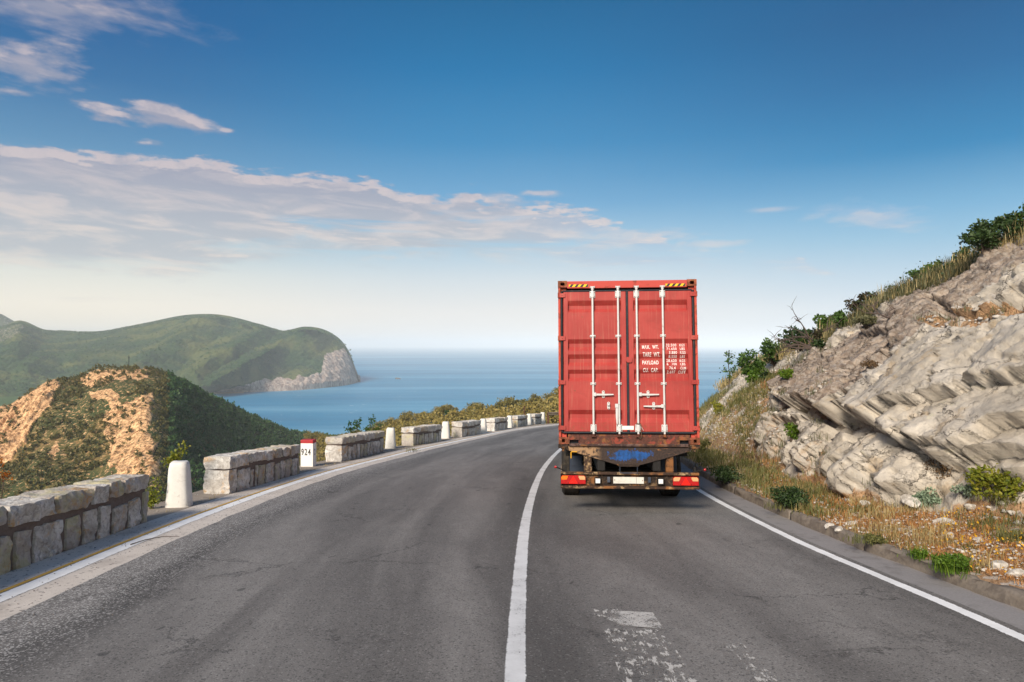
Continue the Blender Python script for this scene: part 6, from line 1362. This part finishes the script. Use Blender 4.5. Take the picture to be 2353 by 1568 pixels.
# a few taller ones that break the skyline
for (qx, qy, Y, hpx, lb) in ((874, 985, 360, 16, 'lone dark conifer at the left tip of the sunlit wood'), (896, 976, 350, 14, 'second small conifer beside the tip of the sunlit wood'), (1268, 945, 275, 30, 'tall dark pine touching the container edge above the wood'),
                             (1150, 960, 300, 24, 'large rounded dark pine standing above the middle of the wood'), (1030, 962, 312, 22, 'broad dark pine above the left half of the wood')):
    p = W(qx, qy+4, Y); s_ = hpx*Y/F; t = thing('pine_tree', lb, 'tree', tuple(p)); V, F_ = tree_tile(int(qx), 260, .13, 12, .85); V[:, 2] += .2; link('crown', mesh('crown', V, F_), M['wood'] if 'dark' in lb else M['pine'], t); link('trunk', protos[0][1], None, t); t.scale = (s_*1.1, s_*1.1, s_)
# canopy relief on the headland
sel = (dq > 1.05) & (dq < 5.5) & (cl < .5); dpx, dpy = proj(DP); sel &= (dpx > -60)
area = np.linalg.norm(np.cross(np.gradient(DP, axis=0), np.gradient(DP, axis=1)), axis=-1); pr_ = np.where(sel, area/(DP[..., 1]**1.5), 0).ravel(); pr_ /= pr_.sum()
pr_ = pr_*np.where(dq.ravel() < 1.8, 5, 1); pr_ /= pr_.sum(); ix = rng.choice(pr_.size, 4500, p=pr_); pts = DP.reshape(-1, 3)[ix]+rng.normal(0, 5, (4500, 3))*[1, 1, 0]
M['canopy'] = mat_leaf('far_canopy', [(.018, .055, .016), (.045, .10, .026), (.11, .155, .04)], scale=.006, trans=.1)
scatter_mesh('headland_wood', pts-[0, 0, 2.5], rng.uniform(5, 8, 4500), [tree_tile(500+i, 12, .55, 4) for i in range(4)], M['canopy'])
# hill mast, houses in the bay, sea rocks
p = W(296, 849, 520); o = MB().tube([(0, 0, -1), (0, 0, 10.5)], .22, 6).box((-.6, -.1, 8.5), (.6, .1, 8.9)).obj('mast', M['dark'], None, loc=tuple(p)); tag(o, 'thin dark mast on the summit of the near rocky hill', 'mast')
M['hwall'] = simple('rendered_wall', (.66, .63, .58), .8, .08, .5, .1); M['hroof'] = simple('tiled_roof', (.36, .17, .11), .9, .2, .5, .2); M['win'] = simple('dark_window', (.05, .06, .07), .3, .2, 1, .02)
for i, (qx, qy, w, h, lb) in enumerate(((449, 889, 20, 7, 'white flat-topped house by the beach below the headland'), (459, 883, 14, 6, 'smaller white house behind the beach house'), (440, 882, 12, 5, 'pale house left of the white beach house'))):
    p = W(qx, qy, 2190); p[2] = max(p[2], -148.5); t = thing('house', lb, 'house', tuple(p)); wl = MB().box((-w/2, -5, -4), (w/2, 5, h)).obj('wall', M['hwall'], t)
    for k in range(3): MB().box((-w/2+w*(k+.5)/3-1, -5.06, h*.35), (-w/2+w*(k+.5)/3+1, -4.99, h*.75)).obj('window', M['win'], wl)
    MB().prism([(-w/2-.6, h), (w/2+.6, h), (w/2-2, h+2.2), (-w/2+2, h+2.2)], -5.5, 5.5, 1).obj('roof', M['hroof'] if i else M['hwall'], t)
for qx, qy, w, h, lb in ((915, 871.5, 22, 9, 'small dark rocky islet alone on the sea'), (612, 896, 12, 11, 'pointed pale sea stack at the foot of the headland cliff'), (776, 881, 12, 6, 'small pale sea rock near the tip of the headland')):
    Y = 152*F/(qy-HY); o = link('sea_rock', stone_mesh(int(qx), 3), M['loose'] if qx != 915 else simple('dark_sea_rock', (.10, .085, .08), .95, .3, .2, .2), None, tuple(W(qx, qy, Y))); o.scale = (w*1.6, w*1.6, h*3.2); o.location.z = -150; tag(o, lb, 'rock')

# ------------------------------------------------------------------ haze
hz = MB().box((-99000, -99000, -156), (99000, 99000, 225)).mesh('haze'); hm = bpy.data.materials.new('haze_air'); hm.use_nodes = True; t = NT(hm.node_tree)
pv = t.n('ShaderNodeVolumePrincipled'); pv.inputs['Color'].default_value = (.86, .93, 1, 1); pv.inputs['Density'].default_value = .00009
pv.inputs['Anisotropy'].default_value = -.3; pv.inputs['Density Attribute'].default_value = ''; pv.inputs['Temperature Attribute'].default_value = ''; pv.inputs['Color Attribute'].default_value = ''
o_ = t.nt.nodes.new('ShaderNodeOutputMaterial'); t.nt.links.new(pv.outputs[0], o_.inputs['Volume']); pass
link('haze', hz, hm, kind='stuff')
